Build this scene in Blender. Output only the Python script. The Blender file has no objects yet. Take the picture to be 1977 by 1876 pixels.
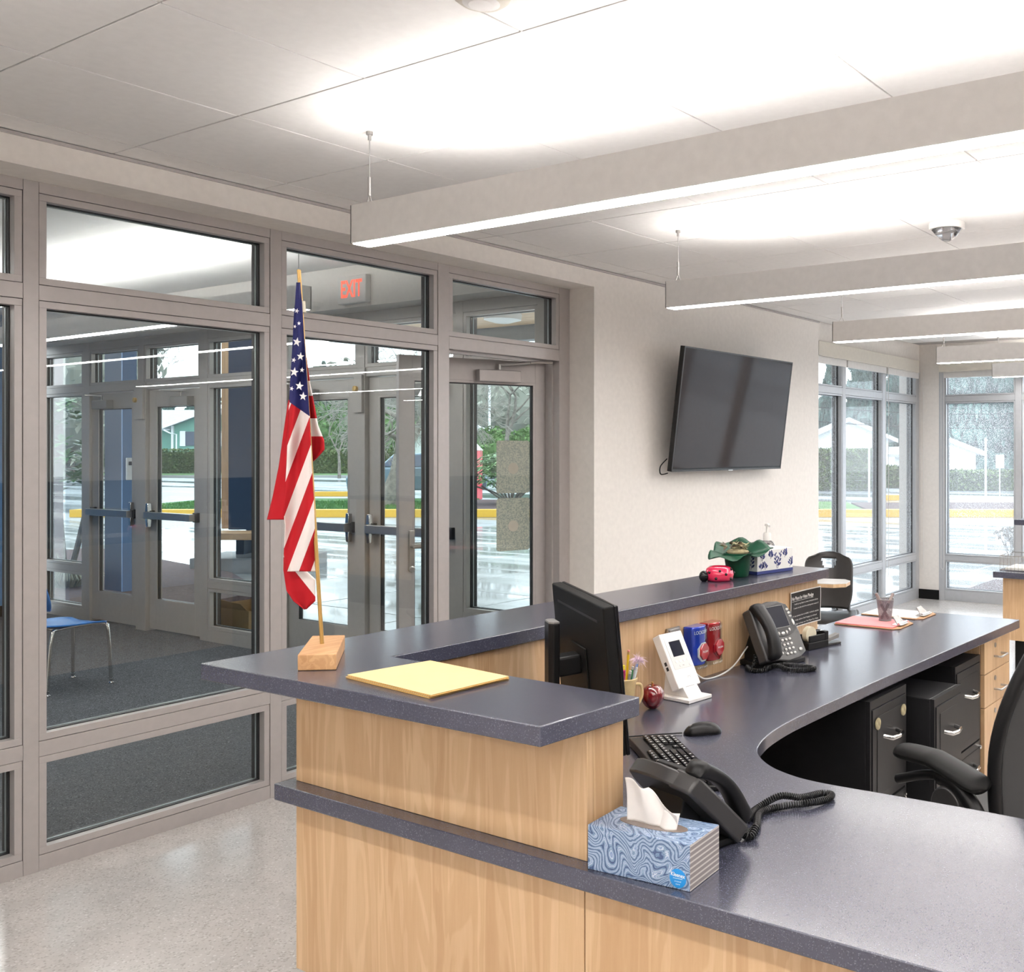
import bpy, bmesh, math, random
from mathutils import Vector, Matrix, Euler
random.seed(7)
C = bpy.context.scene.collection
sc = bpy.context.scene
# ---------------------------------------------------------------- camera
FPX, CX, CY = 1957.28, 1407.0, 871.0
TH = math.radians(32.209); CT, ST = math.cos(TH), math.sin(TH); CAMH = 1.57
cd = bpy.data.cameras.new('camera'); cam = bpy.data.objects.new('camera', cd); C.objects.link(cam)
cam.location = (0, 0, CAMH); cam.rotation_euler = (math.pi/2, 0, TH)
cd.sensor_width = 36; cd.lens = FPX/1977*36
cd.shift_x = (988.5-CX)/1977; cd.shift_y = -(938-CY)/1977
cd.clip_start = .05; cd.clip_end = 600
sc.camera = cam
# ---------------------------------------------------------------- light and exposure
L_LOW, L_UP, L_SKY = 42.0, 68.0, 4.0
sc.view_settings.view_transform = 'Standard'; sc.view_settings.look = 'None'
sc.view_settings.exposure = 0.0; sc.view_settings.gamma = 1; sc.view_settings.use_curve_mapping = False
w = bpy.data.worlds.new('overcast'); sc.world = w; w.use_nodes = True
nt = w.node_tree; nt.nodes.clear()
o_ = nt.nodes.new('ShaderNodeOutputWorld'); b_ = nt.nodes.new('ShaderNodeBackground')
tc = nt.nodes.new('ShaderNodeTexCoord'); nz = nt.nodes.new('ShaderNodeTexNoise'); nz.inputs['Scale'].default_value = 2.2
cr = nt.nodes.new('ShaderNodeValToRGB')
cr.color_ramp.elements[0].position = .3; cr.color_ramp.elements[0].color = (.80, .90, 1, 1)
cr.color_ramp.elements[1].position = .7; cr.color_ramp.elements[1].color = (.97, .99, 1, 1)
nt.links.new(tc.outputs['Generated'], nz.inputs['Vector']); nt.links.new(nz.outputs['Fac'], cr.inputs['Fac'])
nt.links.new(cr.outputs['Color'], b_.inputs['Color']); b_.inputs['Strength'].default_value = L_SKY
nt.links.new(b_.outputs[0], o_.inputs[0])
try:
    sc.cycles.max_bounces = 10; sc.cycles.diffuse_bounces = 5; sc.cycles.transparent_max_bounces = 24
    sc.cycles.caustics_reflective = False; sc.cycles.caustics_refractive = False
    sc.cycles.sample_clamp_indirect = 6
except Exception: pass
# ---------------------------------------------------------------- materials
def nm(name):
    m = bpy.data.materials.new(name); m.use_nodes = True
    nt = m.node_tree; p = nt.nodes['Principled BSDF']
    return m, nt, p
def mat(name, col, rough=.5, metal=0, coat=0, spec=.5, noise=0, nscale=30, bump=0, bscale=200, emit=None, trans=0):
    m, nt, p = nm(name)
    p.inputs['Base Color'].default_value = (*col, 1); p.inputs['Roughness'].default_value = rough
    p.inputs['Metallic'].default_value = metal; p.inputs['Coat Weight'].default_value = coat
    p.inputs['Specular IOR Level'].default_value = spec
    if trans: p.inputs['Transmission Weight'].default_value = trans
    if emit:
        p.inputs['Emission Color'].default_value = (*emit[0], 1); p.inputs['Emission Strength'].default_value = emit[1]
    tc = nt.nodes.new('ShaderNodeTexCoord')
    n = nt.nodes.new('ShaderNodeTexNoise'); n.inputs['Scale'].default_value = nscale; n.inputs['Detail'].default_value = 5
    nt.links.new(tc.outputs['Object'], n.inputs['Vector'])
    a = noise if noise else .03
    r = nt.nodes.new('ShaderNodeValToRGB')
    r.color_ramp.elements[0].position = .3; r.color_ramp.elements[1].position = .7
    r.color_ramp.elements[0].color = (*[c*(1-a) for c in col], 1); r.color_ramp.elements[1].color = (*[min(1, c*(1+a)) for c in col], 1)
    nt.links.new(n.outputs['Fac'], r.inputs['Fac']); nt.links.new(r.outputs['Color'], p.inputs['Base Color'])
    if bump:
        n2 = nt.nodes.new('ShaderNodeTexNoise'); n2.inputs['Scale'].default_value = bscale
        nt.links.new(tc.outputs['Object'], n2.inputs['Vector'])
        b = nt.nodes.new('ShaderNodeBump'); b.inputs['Strength'].default_value = bump; b.inputs['Distance'].default_value = .002
        nt.links.new(n2.outputs['Fac'], b.inputs['Height']); nt.links.new(b.outputs[0], p.inputs['Normal'])
    return m
def ramp(nt, src, stops):
    r = nt.nodes.new('ShaderNodeValToRGB'); e = r.color_ramp.elements
    while len(e) < len(stops): e.new(.5)
    for k, (pos, col) in enumerate(stops):
        e[k].position = pos; e[k].color = (*col, 1) if len(col) == 3 else col
    nt.links.new(src, r.inputs['Fac']); return r.outputs['Color']
def mapped(nt, scale, coord='Object', rot=(0, 0, 0)):
    tc = nt.nodes.new('ShaderNodeTexCoord'); mp = nt.nodes.new('ShaderNodeMapping')
    mp.inputs['Scale'].default_value = scale; mp.inputs['Rotation'].default_value = rot
    nt.links.new(tc.outputs[coord], mp.inputs['Vector']); return mp.outputs[0]
def noise(nt, vec, scale, detail=4, dist=0, rough=.5):
    n = nt.nodes.new('ShaderNodeTexNoise'); n.inputs['Scale'].default_value = scale; n.inputs['Detail'].default_value = detail
    n.inputs['Distortion'].default_value = dist; n.inputs['Roughness'].default_value = rough
    nt.links.new(vec, n.inputs['Vector']); return n.outputs['Fac']
def mix(nt, fac, a, b, mode='MIX'):
    m = nt.nodes.new('ShaderNodeMix'); m.data_type = 'RGBA'; m.blend_type = mode
    for s, v in ((m.inputs[0], fac), (m.inputs[6], a), (m.inputs[7], b)):
        if isinstance(v, (int, float)): s.default_value = v
        elif isinstance(v, tuple): s.default_value = (*v, 1)
        else: nt.links.new(v, s)
    return m.outputs[2]
def wood_mat(name, lo, hi, sc_=1.0, rough=.38, axis='z'):
    m, nt, p = nm(name)
    s = {'z': (9*sc_, 9*sc_, .7*sc_), 'x': (.9*sc_, 9*sc_, 9*sc_), 'y': (9*sc_, .9*sc_, 9*sc_)}[axis]
    v = mapped(nt, s)
    n1 = noise(nt, v, 1.0, 3, 1.2); n2 = noise(nt, mapped(nt, tuple(k*9 for k in s)), 1.0, 6, .3, .7)
    wv = nt.nodes.new('ShaderNodeMath'); wv.operation = 'MULTIPLY'; wv.inputs[1].default_value = 46
    nt.links.new(n1, wv.inputs[0]); sn = nt.nodes.new('ShaderNodeMath'); sn.operation = 'SINE'; nt.links.new(wv.outputs[0], sn.inputs[0])
    c1 = ramp(nt, n1, [(.3, lo), (.7, hi)]); c2 = ramp(nt, sn.outputs[0], [(0, (.90, .87, .83)), (.6, (1, 1, 1))])
    c3 = ramp(nt, n2, [(.35, (.93, .91, .88)), (.65, (1.0, 1.0, 1.0))])
    c = mix(nt, 1.0, c1, c2, 'MULTIPLY'); c = mix(nt, 1.0, c, c3, 'MULTIPLY')
    nt.links.new(c, p.inputs['Base Color']); p.inputs['Roughness'].default_value = rough
    return m
def speck_mat(name, base, dots, dots2, rough, vs=420, spec=.5, coat=0):
    m, nt, p = nm(name)
    v = mapped(nt, (1, 1, 1))
    vo = nt.nodes.new('ShaderNodeTexVoronoi'); vo.inputs['Scale'].default_value = vs; nt.links.new(v, vo.inputs['Vector'])
    bw = nt.nodes.new('ShaderNodeRGBToBW'); nt.links.new(vo.outputs['Color'], bw.inputs[0])
    f1 = ramp(nt, bw.outputs[0], [(0, (0, 0, 0)), (.80, (0, 0, 0)), (.88, (1, 1, 1))])
    f2 = ramp(nt, bw.outputs[0], [(0, (1, 1, 1)), (.2, (1, 1, 1)), (.27, (0, 0, 0))])
    n = noise(nt, v, 9, 4)
    b0 = ramp(nt, n, [(.3, tuple(k*.93 for k in base)), (.7, tuple(min(1, k*1.06) for k in base))])
    c = mix(nt, f1, b0, dots); c = mix(nt, f2, c, dots2)
    nt.links.new(c, p.inputs['Base Color']); p.inputs['Roughness'].default_value = rough
    p.inputs['Specular IOR Level'].default_value = spec; p.inputs['Coat Weight'].default_value = coat; p.inputs["Coat Roughness"].default_value = .14
    return m
M = {}
M['wall'] = mat('wall_paint', (.86, .82, .775), .75, bump=.08, bscale=300)
M['ceil'] = mat('ceiling_tile_white', (.90, .885, .87), .9, noise=.02, bump=.1, bscale=400)
M['ceilgrid'] = mat('ceiling_reveal', (.45, .43, .42), .8)
M['blue_wall'] = mat('slate_blue_paint', (.10, .22, .42), .6)
M['navy'] = mat('navy_panel', (.006, .016, .042), .45, spec=.25)
M['frame'] = mat('anodised_aluminium', (.45, .42, .41), .42, .35, noise=.03, bump=.03, bscale=600)
M['frame2'] = mat('anodised_aluminium_light', (.47, .445, .42), .4, .35)
M['frame3'] = mat('sky_tinted_window_frame', (.50, .515, .54), .4, .35)  # bluish sky light put into the frame colour
M['gasket'] = mat('black_gasket', (.012, .012, .014), .5)
M['spacer'] = mat('bright_spacer', (.62, .66, .68), .3, .6)
M['white'] = mat('fixture_white', (.86, .84, .82), .45)
M['chrome'] = mat('chrome', (.75, .74, .73), .12, 1)
M['steel'] = mat('satin_steel', (.5, .49, .48), .3, .9)
M['black'] = mat('black_plastic', (.007, .007, .0075), .36, spec=.2)
M['blackg'] = mat('gloss_black_plastic', (.006, .006, .007), .18, spec=.25)
M['black_m'] = mat('matte_black_plastic', (.006, .006, .006), .5, spec=.12, bump=.1, bscale=900)
M['graph'] = mat('graphite_plastic', (.028, .027, .027), .32, spec=.4)
M['grayp'] = mat('grey_plastic', (.22, .215, .21), .35)
M['screen'] = mat('dark_screen', (.012, .013, .020), .12, spec=.05)
M['tvscreen'] = mat('tv_screen', (.026, .020, .019), .06, spec=.16)
M['btn'] = mat('silver_button', (.75, .73, .70), .3, .2)
M['wht'] = mat('white_plastic', (.86, .84, .81), .35)
M['paper'] = mat('white_paper', (.85, .84, .80), .8)
M['lightpl'] = mat('light_grey_panel', (.70, .69, .67), .4)
M['wood'] = wood_mat('maple_laminate', (.54, .355, .20), (.67, .475, .29))
M['wood_h'] = wood_mat('pine_block', (.50, .27, .12), (.66, .40, .20), 2.2, .5, 'y')
M['pine'] = wood_mat('timber_post', (.40, .22, .10), (.56, .34, .17), 1.0, .6, 'z')
M['pine_x'] = wood_mat('timber_soffit', (.50, .32, .17), (.66, .44, .26), .6, .5, 'x')
M['stone'] = speck_mat('navy_speckled_solid_surface', (.045, .048, .074), (.13, .13, .165), (.036, .036, .054), .27, 640, .6, coat=.4)
M['vinyl'] = speck_mat('speckled_vinyl', (.56, .53, .51), (.68, .66, .64), (.43, .40, .375), .15, 170, .5)
M['carpet'] = speck_mat('grey_carpet', (.085, .090, .100), (.21, .22, .24), (.02, .021, .025), .95, 210, .1)
M['red'] = mat('red_plastic', (.30, .005, .008), .18, coat=.6)
M['blue'] = mat('blue_plastic', (.01, .035, .36), .2, coat=.6)
M['bluechair'] = mat('bright_blue_shell', (.004, .15, .50), .28)
M['apple'] = mat('red_lacquer', (.13, .002, .005), .06, coat=1)
M['gold'] = mat('brass', (.62, .42, .16), .3, .9)
M['goldpole'] = mat('gold_painted_dowel', (.45, .28, .085), .35, .45)
M['clear'] = mat('clear_plastic', (.9, .9, .92), .08, trans=.95)
M['ladybug'] = mat('pink_red_ceramic', (.62, .015, .07), .15, coat=.5)
M['green'] = mat('dark_green_foil', (.003, .045, .022), .45, spec=.25, bump=.3, bscale=60)
M['moss'] = mat('tan_moss', (.35, .30, .18), .9, noise=.4, nscale=60)
M['darkmoss'] = mat('dark_dry_leaf', (.09, .065, .05), .8, noise=.4, nscale=60)
M['navyink'] = mat('navy_ink', (.01, .02, .12), .5)
M['folder'] = mat('manila_paper', (.78, .58, .29), .7, noise=.02)
M['folder2'] = mat('manila_paper_edge', (.80, .50, .16), .7)
M['pink'] = mat('pink_paper', (.86, .32, .33), .7)
M['redpaper'] = mat('red_paper_edge', (.55, .05, .06), .6)
M['board'] = mat('clipboard_hardboard', (.42, .24, .12), .6, noise=.15, nscale=200)
M['mesh'] = mat('seat_mesh', (.035, .035, .036), .7)
M['ceramic'] = mat('cream_ceramic', (.62, .47, .24), .35, noise=.18, nscale=25)
M['cardb'] = mat('cardboard', (.40, .24, .10), .8, noise=.05)
M['yellow'] = mat('yellow_paint', (.60, .35, .03), .5, noise=.1)
M['wax'] = mat('off_white_tape', (.78, .72, .55), .4)
M['filecab'] = mat('charcoal_steel', (.011, .011, .012), .42, spec=.22, bump=.05, bscale=700)
M['blind'] = mat('ivory_blind_fascia', (.72, .68, .60), .6)
def emis(name, col, st):
    m, nt, p = nm(name); p.inputs['Base Color'].default_value = (.8, .8, .8, 1)
    p.inputs['Emission Color'].default_value = (*col, 1); p.inputs['Emission Strength'].default_value = st; return m
M['lamp_low'] = emis('lamp_lower_lens', (1, .965, .93), L_LOW)
M['lamp_up'] = emis('lamp_upper_lens', (1, .955, .92), L_UP)
M['exitred'] = emis('exit_letter_red', (1, .13, .07), .9); M['exitred'].node_tree.nodes['Principled BSDF'].inputs['Base Color'].default_value = (.8, .1, .05, 1)
def glass_mat(name, tint, refl=1.0, drops=0):
    m = bpy.data.materials.new(name); m.use_nodes = True; nt = m.node_tree; nt.nodes.clear()
    o = nt.nodes.new('ShaderNodeOutputMaterial'); tr = nt.nodes.new('ShaderNodeBsdfTransparent'); gl = nt.nodes.new('ShaderNodeBsdfGlossy')
    tr.inputs[0].default_value = (*tint, 1); gl.inputs['Roughness'].default_value = .0; gl.inputs[0].default_value = (1, 1, 1, 1)
    lw = nt.nodes.new('ShaderNodeLayerWeight'); lw.inputs[0].default_value = .5
    pw = nt.nodes.new('ShaderNodeMath'); pw.operation = 'POWER'; pw.inputs[1].default_value = 4.0; nt.links.new(lw.outputs['Facing'], pw.inputs[0])
    ml = nt.nodes.new('ShaderNodeMath'); ml.operation = 'MULTIPLY_ADD'; ml.inputs[1].default_value = .55*refl; ml.inputs[2].default_value = .042*refl
    nt.links.new(pw.outputs[0], ml.inputs[0])
    mx = nt.nodes.new('ShaderNodeMixShader'); nt.links.new(ml.outputs[0], mx.inputs[0]); nt.links.new(tr.outputs[0], mx.inputs[1]); nt.links.new(gl.outputs[0], mx.inputs[2])
    out = mx.outputs[0]
    if drops:   # rain spots on the outside of the panes
        v = mapped(nt, (1, 1, 1)); vo = nt.nodes.new('ShaderNodeTexVoronoi'); vo.inputs['Scale'].default_value = 120; nt.links.new(v, vo.inputs['Vector'])
        f = ramp(nt, vo.outputs['Distance'], [(0, (1, 1, 1)), (.30, (1, 1, 1)), (.42, (0, 0, 0))])
        bw = nt.nodes.new('ShaderNodeRGBToBW'); nt.links.new(vo.outputs['Color'], bw.inputs[0])
        g = ramp(nt, bw.outputs[0], [(0, (0, 0, 0)), (.45, (0, 0, 0)), (.55, (1, 1, 1))])
        nn = ramp(nt, noise(nt, v, 1.4, 3), [(.35, (.25, .25, .25)), (.6, (1, 1, 1))])
        k = mix(nt, 1.0, mix(nt, 1.0, f, g, 'MULTIPLY'), nn, 'MULTIPLY')
        km = nt.nodes.new('ShaderNodeMath'); km.operation = 'MULTIPLY_ADD'; km.inputs[1].default_value = drops; km.inputs[2].default_value = .10; nt.links.new(k, km.inputs[0])  # constant share lays an added pale haze over the whole pane
        tl = nt.nodes.new('ShaderNodeBsdfTranslucent'); tl.inputs[0].default_value = (.95, .97, 1, 1)
        m2 = nt.nodes.new('ShaderNodeMixShader'); nt.links.new(km.outputs[0], m2.inputs[0]); nt.links.new(out, m2.inputs[1]); nt.links.new(tl.outputs[0], m2.inputs[2])
        out = m2.outputs[0]
    nt.links.new(out, o.inputs[0]); return m
M['glass'] = glass_mat('window_glass', (.93, .96, .96))
M['glassrain'] = glass_mat('rain_spotted_glass', (.96, .98, .99), .6, .42)
# ---------------------------------------------------------------- geometry helpers
class MB:
    def __init__(s): s.v = []; s.f = []; s.m = []
    def add(s, vs, fs, m=0, T=None):
        n = len(s.v)
        s.v += [tuple(T @ Vector(p)) if T else tuple(p) for p in vs]
        s.f += [tuple(i+n for i in f) for f in fs]; s.m += [m]*len(fs); return s
    def box(s, x0, x1, y0, y1, z0, z1, m=0, T=None):
        vs = [(x0, y0, z0), (x1, y0, z0), (x1, y1, z0), (x0, y1, z0), (x0, y0, z1), (x1, y0, z1), (x1, y1, z1), (x0, y1, z1)]
        return s.add(vs, [(3, 2, 1, 0), (4, 5, 6, 7), (0, 1, 5, 4), (1, 2, 6, 5), (2, 3, 7, 6), (3, 0, 4, 7)], m, T)
    def prism(s, poly, z0, z1, m=0, T=None):
        n = len(poly)
        vs = [(p[0], p[1], z0) for p in poly]+[(p[0], p[1], z1) for p in poly]
        fs = [tuple(range(n-1, -1, -1)), tuple(range(n, 2*n))]+[(i, (i+1) % n, n+(i+1) % n, n+i) for i in range(n)]
        return s.add(vs, fs, m, T)
    def tube(s, pts, r, n=8, m=0, T=None, closed=False):
        pts = [Vector(p) for p in pts]; rs = r if isinstance(r, (list, tuple)) else [r]*len(pts)
        up = None; vs = []; N = len(pts)
        for i, p in enumerate(pts):
            a = pts[(i-1) % N] if (i > 0 or closed) else p; b = pts[(i+1) % N] if (i < N-1 or closed) else p
            t = (b-a)
            t = t.normalized() if t.length > 1e-9 else Vector((0, 0, 1))
            if up is None:
                up = Vector((0, 0, 1)) if abs(t.z) < .9 else Vector((1, 0, 0))
            u = (up-t*up.dot(t))
            u = u.normalized() if u.length > 1e-6 else t.orthogonal().normalized()
            up = u; w_ = t.cross(u)
            for k in range(n):
                an = 2*math.pi*k/n; vs.append(p+(u*math.cos(an)+w_*math.sin(an))*rs[i])
        fs = []
        for i in range(N if closed else N-1):
            j = (i+1) % N
            for k in range(n):
                fs.append((i*n+k, i*n+(k+1) % n, j*n+(k+1) % n, j*n+k))
        if not closed: fs += [tuple(range(n-1, -1, -1)), tuple((N-1)*n+k for k in range(n))]
        return s.add(vs, fs, m, T)
    def lathe(s, prof, n=24, m=0, T=None, cap=True):   # prof [(r,z)]
        vs = []; fs = []
        for r, z in prof:
            for k in range(n):
                a = 2*math.pi*k/n; vs.append((r*math.cos(a), r*math.sin(a), z))
        for i in range(len(prof)-1):
            for k in range(n): fs.append((i*n+k, i*n+(k+1) % n, (i+1)*n+(k+1) % n, (i+1)*n+k))
        if cap: fs += [tuple(range(n-1, -1, -1)), tuple((len(prof)-1)*n+k for k in range(n))]
        return s.add(vs, fs, m, T)
    def ball(s, c, r, m=0, n=12, T=None):
        r = r if isinstance(r, (tuple, list)) else (r, r, r)
        prof = [(math.sin(math.pi*i/8), -math.cos(math.pi*i/8)) for i in range(9)]
        prof[0] = (.02, -1); prof[-1] = (.02, 1)
        TT = Matrix.Translation(c) @ Matrix.Diagonal((*r, 1))
        return s.lathe(prof, n, m, (T @ TT) if T else TT)
    def grid(s, nu, nv, fn, m=0, T=None):
        vs = [fn(i/nu, j/nv) for j in range(nv+1) for i in range(nu+1)]
        fs = [(j*(nu+1)+i, j*(nu+1)+i+1, (j+1)*(nu+1)+i+1, (j+1)*(nu+1)+i) for j in range(nv) for i in range(nu)]
        return s.add(vs, fs, m, T)
    def build(s, name, mats, parent=None, loc=None, smooth=None, bevel=0, solid=0, subd=0, local=False):
        if not isinstance(mats, (list, tuple)): mats = [mats]
        off = Vector((0, 0, 0))
        if parent is not None and not local:
            off = Vector(parent.location)
            if parent.parent: off = off+Vector(parent.parent.location)
        if loc is not None: off = Vector(loc)
        me = bpy.data.meshes.new(name)
        me.from_pydata([tuple(Vector(v)-off) for v in s.v], [], s.f)
        for mm in mats: me.materials.append(M[mm] if isinstance(mm, str) else mm)
        me.polygons.foreach_set('material_index', s.m)
        o = bpy.data.objects.new(name, me); C.objects.link(o)
        if parent is not None: o.parent = parent
        elif loc is not None: o.location = loc
        if smooth is not None:
            me.polygons.foreach_set('use_smooth', [True]*len(me.polygons))
            try: me.set_sharp_from_angle(angle=math.radians(smooth))
            except Exception: pass
        if bevel:
            b = o.modifiers.new('bevel', 'BEVEL'); b.width = bevel; b.segments = 2; b.limit_method = 'ANGLE'; b.angle_limit = math.radians(50)
        if solid:
            d = o.modifiers.new('solid', 'SOLIDIFY'); d.thickness = solid; d.offset = 0
        if subd:
            d = o.modifiers.new('sub', 'SUBSURF'); d.levels = subd; d.render_levels = subd
        return o
def B(*a, **k): return MB().box(*a, **k)
def tag(o, label=None, cat=None, group=None, kind=None):
    if label: o['label'] = label
    if cat: o['category'] = cat
    if group: o['group'] = group
    if kind: o['kind'] = kind
    return o
def thing(name, label, cat, loc=(0, 0, 0), rz=0, group=None, kind=None):
    o = bpy.data.objects.new(name, None); o.empty_display_size = .1; C.objects.link(o)
    o.location = loc; o.rotation_euler = (0, 0, math.radians(rz))
    return tag(o, label, cat, group, kind)
def copy_tree(o, parent=None):
    c = o.copy(); C.objects.link(c); c.parent = parent
    for ch in list(o.children): copy_tree(ch, c)
    return c
def text_mb(s, size, width=None, bold=0, align='CENTER'):
    cu = bpy.data.curves.new('t', 'FONT'); cu.body = s; cu.size = size; cu.align_x = align; cu.align_y = 'CENTER'; cu.offset = bold
    ob = bpy.data.objects.new('t', cu); C.objects.link(ob)
    dg = bpy.context.evaluated_depsgraph_get(); me = bpy.data.meshes.new_from_object(ob.evaluated_get(dg))
    vs = [v.co.copy() for v in me.vertices]; fs = [tuple(p.vertices) for p in me.polygons]
    if width and vs:
        w0 = max(v.x for v in vs)-min(v.x for v in vs)
        for v in vs: v.x *= width/w0
    bpy.data.objects.remove(ob); bpy.data.curves.remove(cu); bpy.data.meshes.remove(me)
    return vs, fs
def put_text(mb, s, size, T, width=None, m=0, bold=0, align='CENTER', warp=None):
    vs, fs = text_mb(s, size, width, bold, align)
    if warp: vs = [Vector(warp(v)) for v in vs]
    return mb.add(vs, fs, m, T)
def frame_T(origin, xdir, ydir):   # local x,y plane -> world, z = x cross y
    x = Vector(xdir).normalized(); z = x.cross(Vector(ydir)).normalized(); y = z.cross(x)
    return Matrix(((x.x, y.x, z.x, origin[0]), (x.y, y.y, z.y, origin[1]), (x.z, y.z, z.z, origin[2]), (0, 0, 0, 1)))
def E(px, d, Z=0):   # a point at distance d along the view axis, to the bearing of pixel column px
    t = (px-CX)/FPX; return Vector((d*(t*CT-ST), d*(t*ST+CT), Z))
def ZY(py, d): return CAMH-(py-CY)*d/FPX
def struct(o): o['kind'] = 'structure'; return o
# ================================================================ THE SETTING
def fbox(mb, ax, pl, a0, a1, z0, z1, d0, d1, m=0):
    if ax == 'y': mb.box(pl-d1, pl-d0, a0, a1, z0, z1, m)     # room side is +X
    else: mb.box(a0, a1, pl+d0, pl+d1, z0, z1, m)             # room side is -Y
    return mb
def ring(mb, ax, pl, a0, a1, z0, z1, w_, d0, d1, m=0, wz=None):
    wz = wz or w_
    fbox(mb, ax, pl, a0, a0+w_, z0+wz, z1-wz, d0, d1, m); fbox(mb, ax, pl, a1-w_, a1, z0+wz, z1-wz, d0, d1, m)
    fbox(mb, ax, pl, a0, a1, z0, z0+wz, d0, d1, m); fbox(mb, ax, pl, a0, a1, z1-wz, z1, d0, d1, m)
    return mb
def opening(par, ax, pl, a0, a1, z0, z1, fm='frame', gm='glass', sw=.026, dep=.114):
    mb = MB(); ring(mb, ax, pl, a0+.002, a1-.002, z0+.002, z1-.002, sw, .003, .040)
    mb.build('glazing_stop', fm, par, bevel=.001)
    i0, i1, j0, j1 = a0+sw, a1-sw, z0+sw, z1-sw
    mb = MB(); ring(mb, ax, pl, a0+.001, a1-.001, z0+.001, z1-.001, sw+.004, .041, .060)
    ring(mb, ax, pl, a0+.001, a1-.001, z0+.001, z1-.001, sw, .068, dep-.012)
    mb.build('gasket', 'gasket', par)
    ring(MB(), ax, pl, a0+.001, a1-.001, z0+.001, z1-.001, sw+.007, .0605, .066).build('edge_spacer', 'spacer', par)
    fbox(MB(), ax, pl, i0-.01, i1+.01, j0-.01, j1+.01, .046, .050).build('glass_pane', gm, par)
def bars(par, ax, pl, verts, fm='frame', dep=.114, z0=0, z1=2.577):
    for a0, a1 in verts: fbox(MB(), ax, pl, a0, a1, z0, z1, 0, dep).build('mullion', fm, par, bevel=.0012)
def rail(par, ax, pl, a0, a1, z0, z1, fm='frame', dep=.114, name='rail'):
    fbox(MB(), ax, pl, a0+.0008, a1-.0008, z0, z1, .0008, dep).build(name, fm, par, bevel=.001)
XW = -4.2       # inner face of the lobby storefront
# ---- floors
fl = struct(B(-4.31, 5.1, -4.1, 10.55, -.12, 0).build('floor', 'vinyl'))
fl2 = struct(B(-11.09, -4.31, -1.4, 4.9, -.12, 0).build('floor', 'carpet'))
# ---- ceiling with lay-in tiles
ce = struct(MB().box(-4.31, 5.1, -4.1, 10.55, 2.706, 2.80).build('ceiling', 'ceilgrid'))
tile = None; xs0 = -3.193-.64; n = 0
for j in range(-1, 16):
    for i in range(0, 11):
        x0 = -3.833+.64*i; y0 = 1.386+.6085*j
        if y0 > 9.9: continue
        if tile is None:
            tile = MB().box(.003, .637, .003, .6055, 0, .016).build('ceiling_tile', 'ceil', ce, local=True, bevel=.0015); tile.location = (x0, y0, 2.69)
        else:
            t = tile.copy(); C.objects.link(t); t.location = (x0, y0, 2.69)
for j in range(-1, 16):      # narrow cut tiles against the left wall
    y0 = 1.386+.6085*j
    if y0 > 9.9: continue
    B(-4.0, -3.836, y0+.003, y0+.6055, 2.69, 2.706).build('ceiling_tile', 'ceil', ce)
MB().box(-4.0, 5.0, -4.1, .77, 2.69, 2.706).box(3.21, 5, .77, 10.3, 2.69, 2.706).build('ceiling_field', 'ceil', ce)['kind'] = 'stuff'
ce2 = struct(B(-11.09, -4.31, -1.4, 4.9, 2.87, 2.97).build('ceiling', 'ceil'))
# ---- left wall: header over storefront, pier with the television, header over the windows
wl = struct(MB().box(-4.31, -4.005, -4.1, 4.811, 2.577, 2.706).box(-4.31, -4.005, 4.811, 7.81, 0, 2.706)
            .box(-4.31, -4.06, 7.81, 10.32, 2.50, 2.706).box(-4.31, -4.005, -4.1, -1.25, 0, 2.577).build('wall_left', 'wall'))
struct(MB().box(-4.006, -3.992, -4.1, 7.81, 2.676, 2.686).build('trim_1', 'ceilgrid'))
# ---- lobby storefront = window_1
w1 = struct(thing('window_1', None, None, (XW, 1.8, 0)))
V1 = [(-1.25, -1.19), (-.22, -.165), (.78, .835), (1.779, 1.831), (2.776, 2.832), (3.755, 3.832), (4.715, 4.809)]
bars(w1, 'y', XW, V1)
for (a, b), (c_, d_) in zip(V1[:-2], V1[1:-1]):
    g0, g1 = b, c_
    rail(w1, 'y', XW, g0, g1, 0, .058, name='sill_rail'); rail(w1, 'y', XW, g0, g1, .428, .484)
    rail(w1, 'y', XW, g0, g1, 2.135, 2.192); rail(w1, 'y', XW, g0, g1, 2.536, 2.577, name='head_rail')
    opening(w1, 'y', XW, g0, g1, .058, .428); opening(w1, 'y', XW, g0, g1, .484, 2.135); opening(w1, 'y', XW, g0, g1, 2.192, 2.536)
rail(w1, 'y', XW, 3.832, 4.715, 2.125, 2.192); rail(w1, 'y', XW, 3.832, 4.715, 2.536, 2.577, name='head_rail')
opening(w1, 'y', XW, 3.832, 4.715, 2.192, 2.536)
fbox(fbox(fbox(MB(), 'y', XW, 3.8325, 3.848, 0, 2.125, .05, .075), 'y', XW, 4.70, 4.7145, 0, 2.125, .05, .075), 'y', XW, 3.848, 4.70, 2.108, 2.1245, .05, .075).build('door_stop', 'frame', w1)
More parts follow.
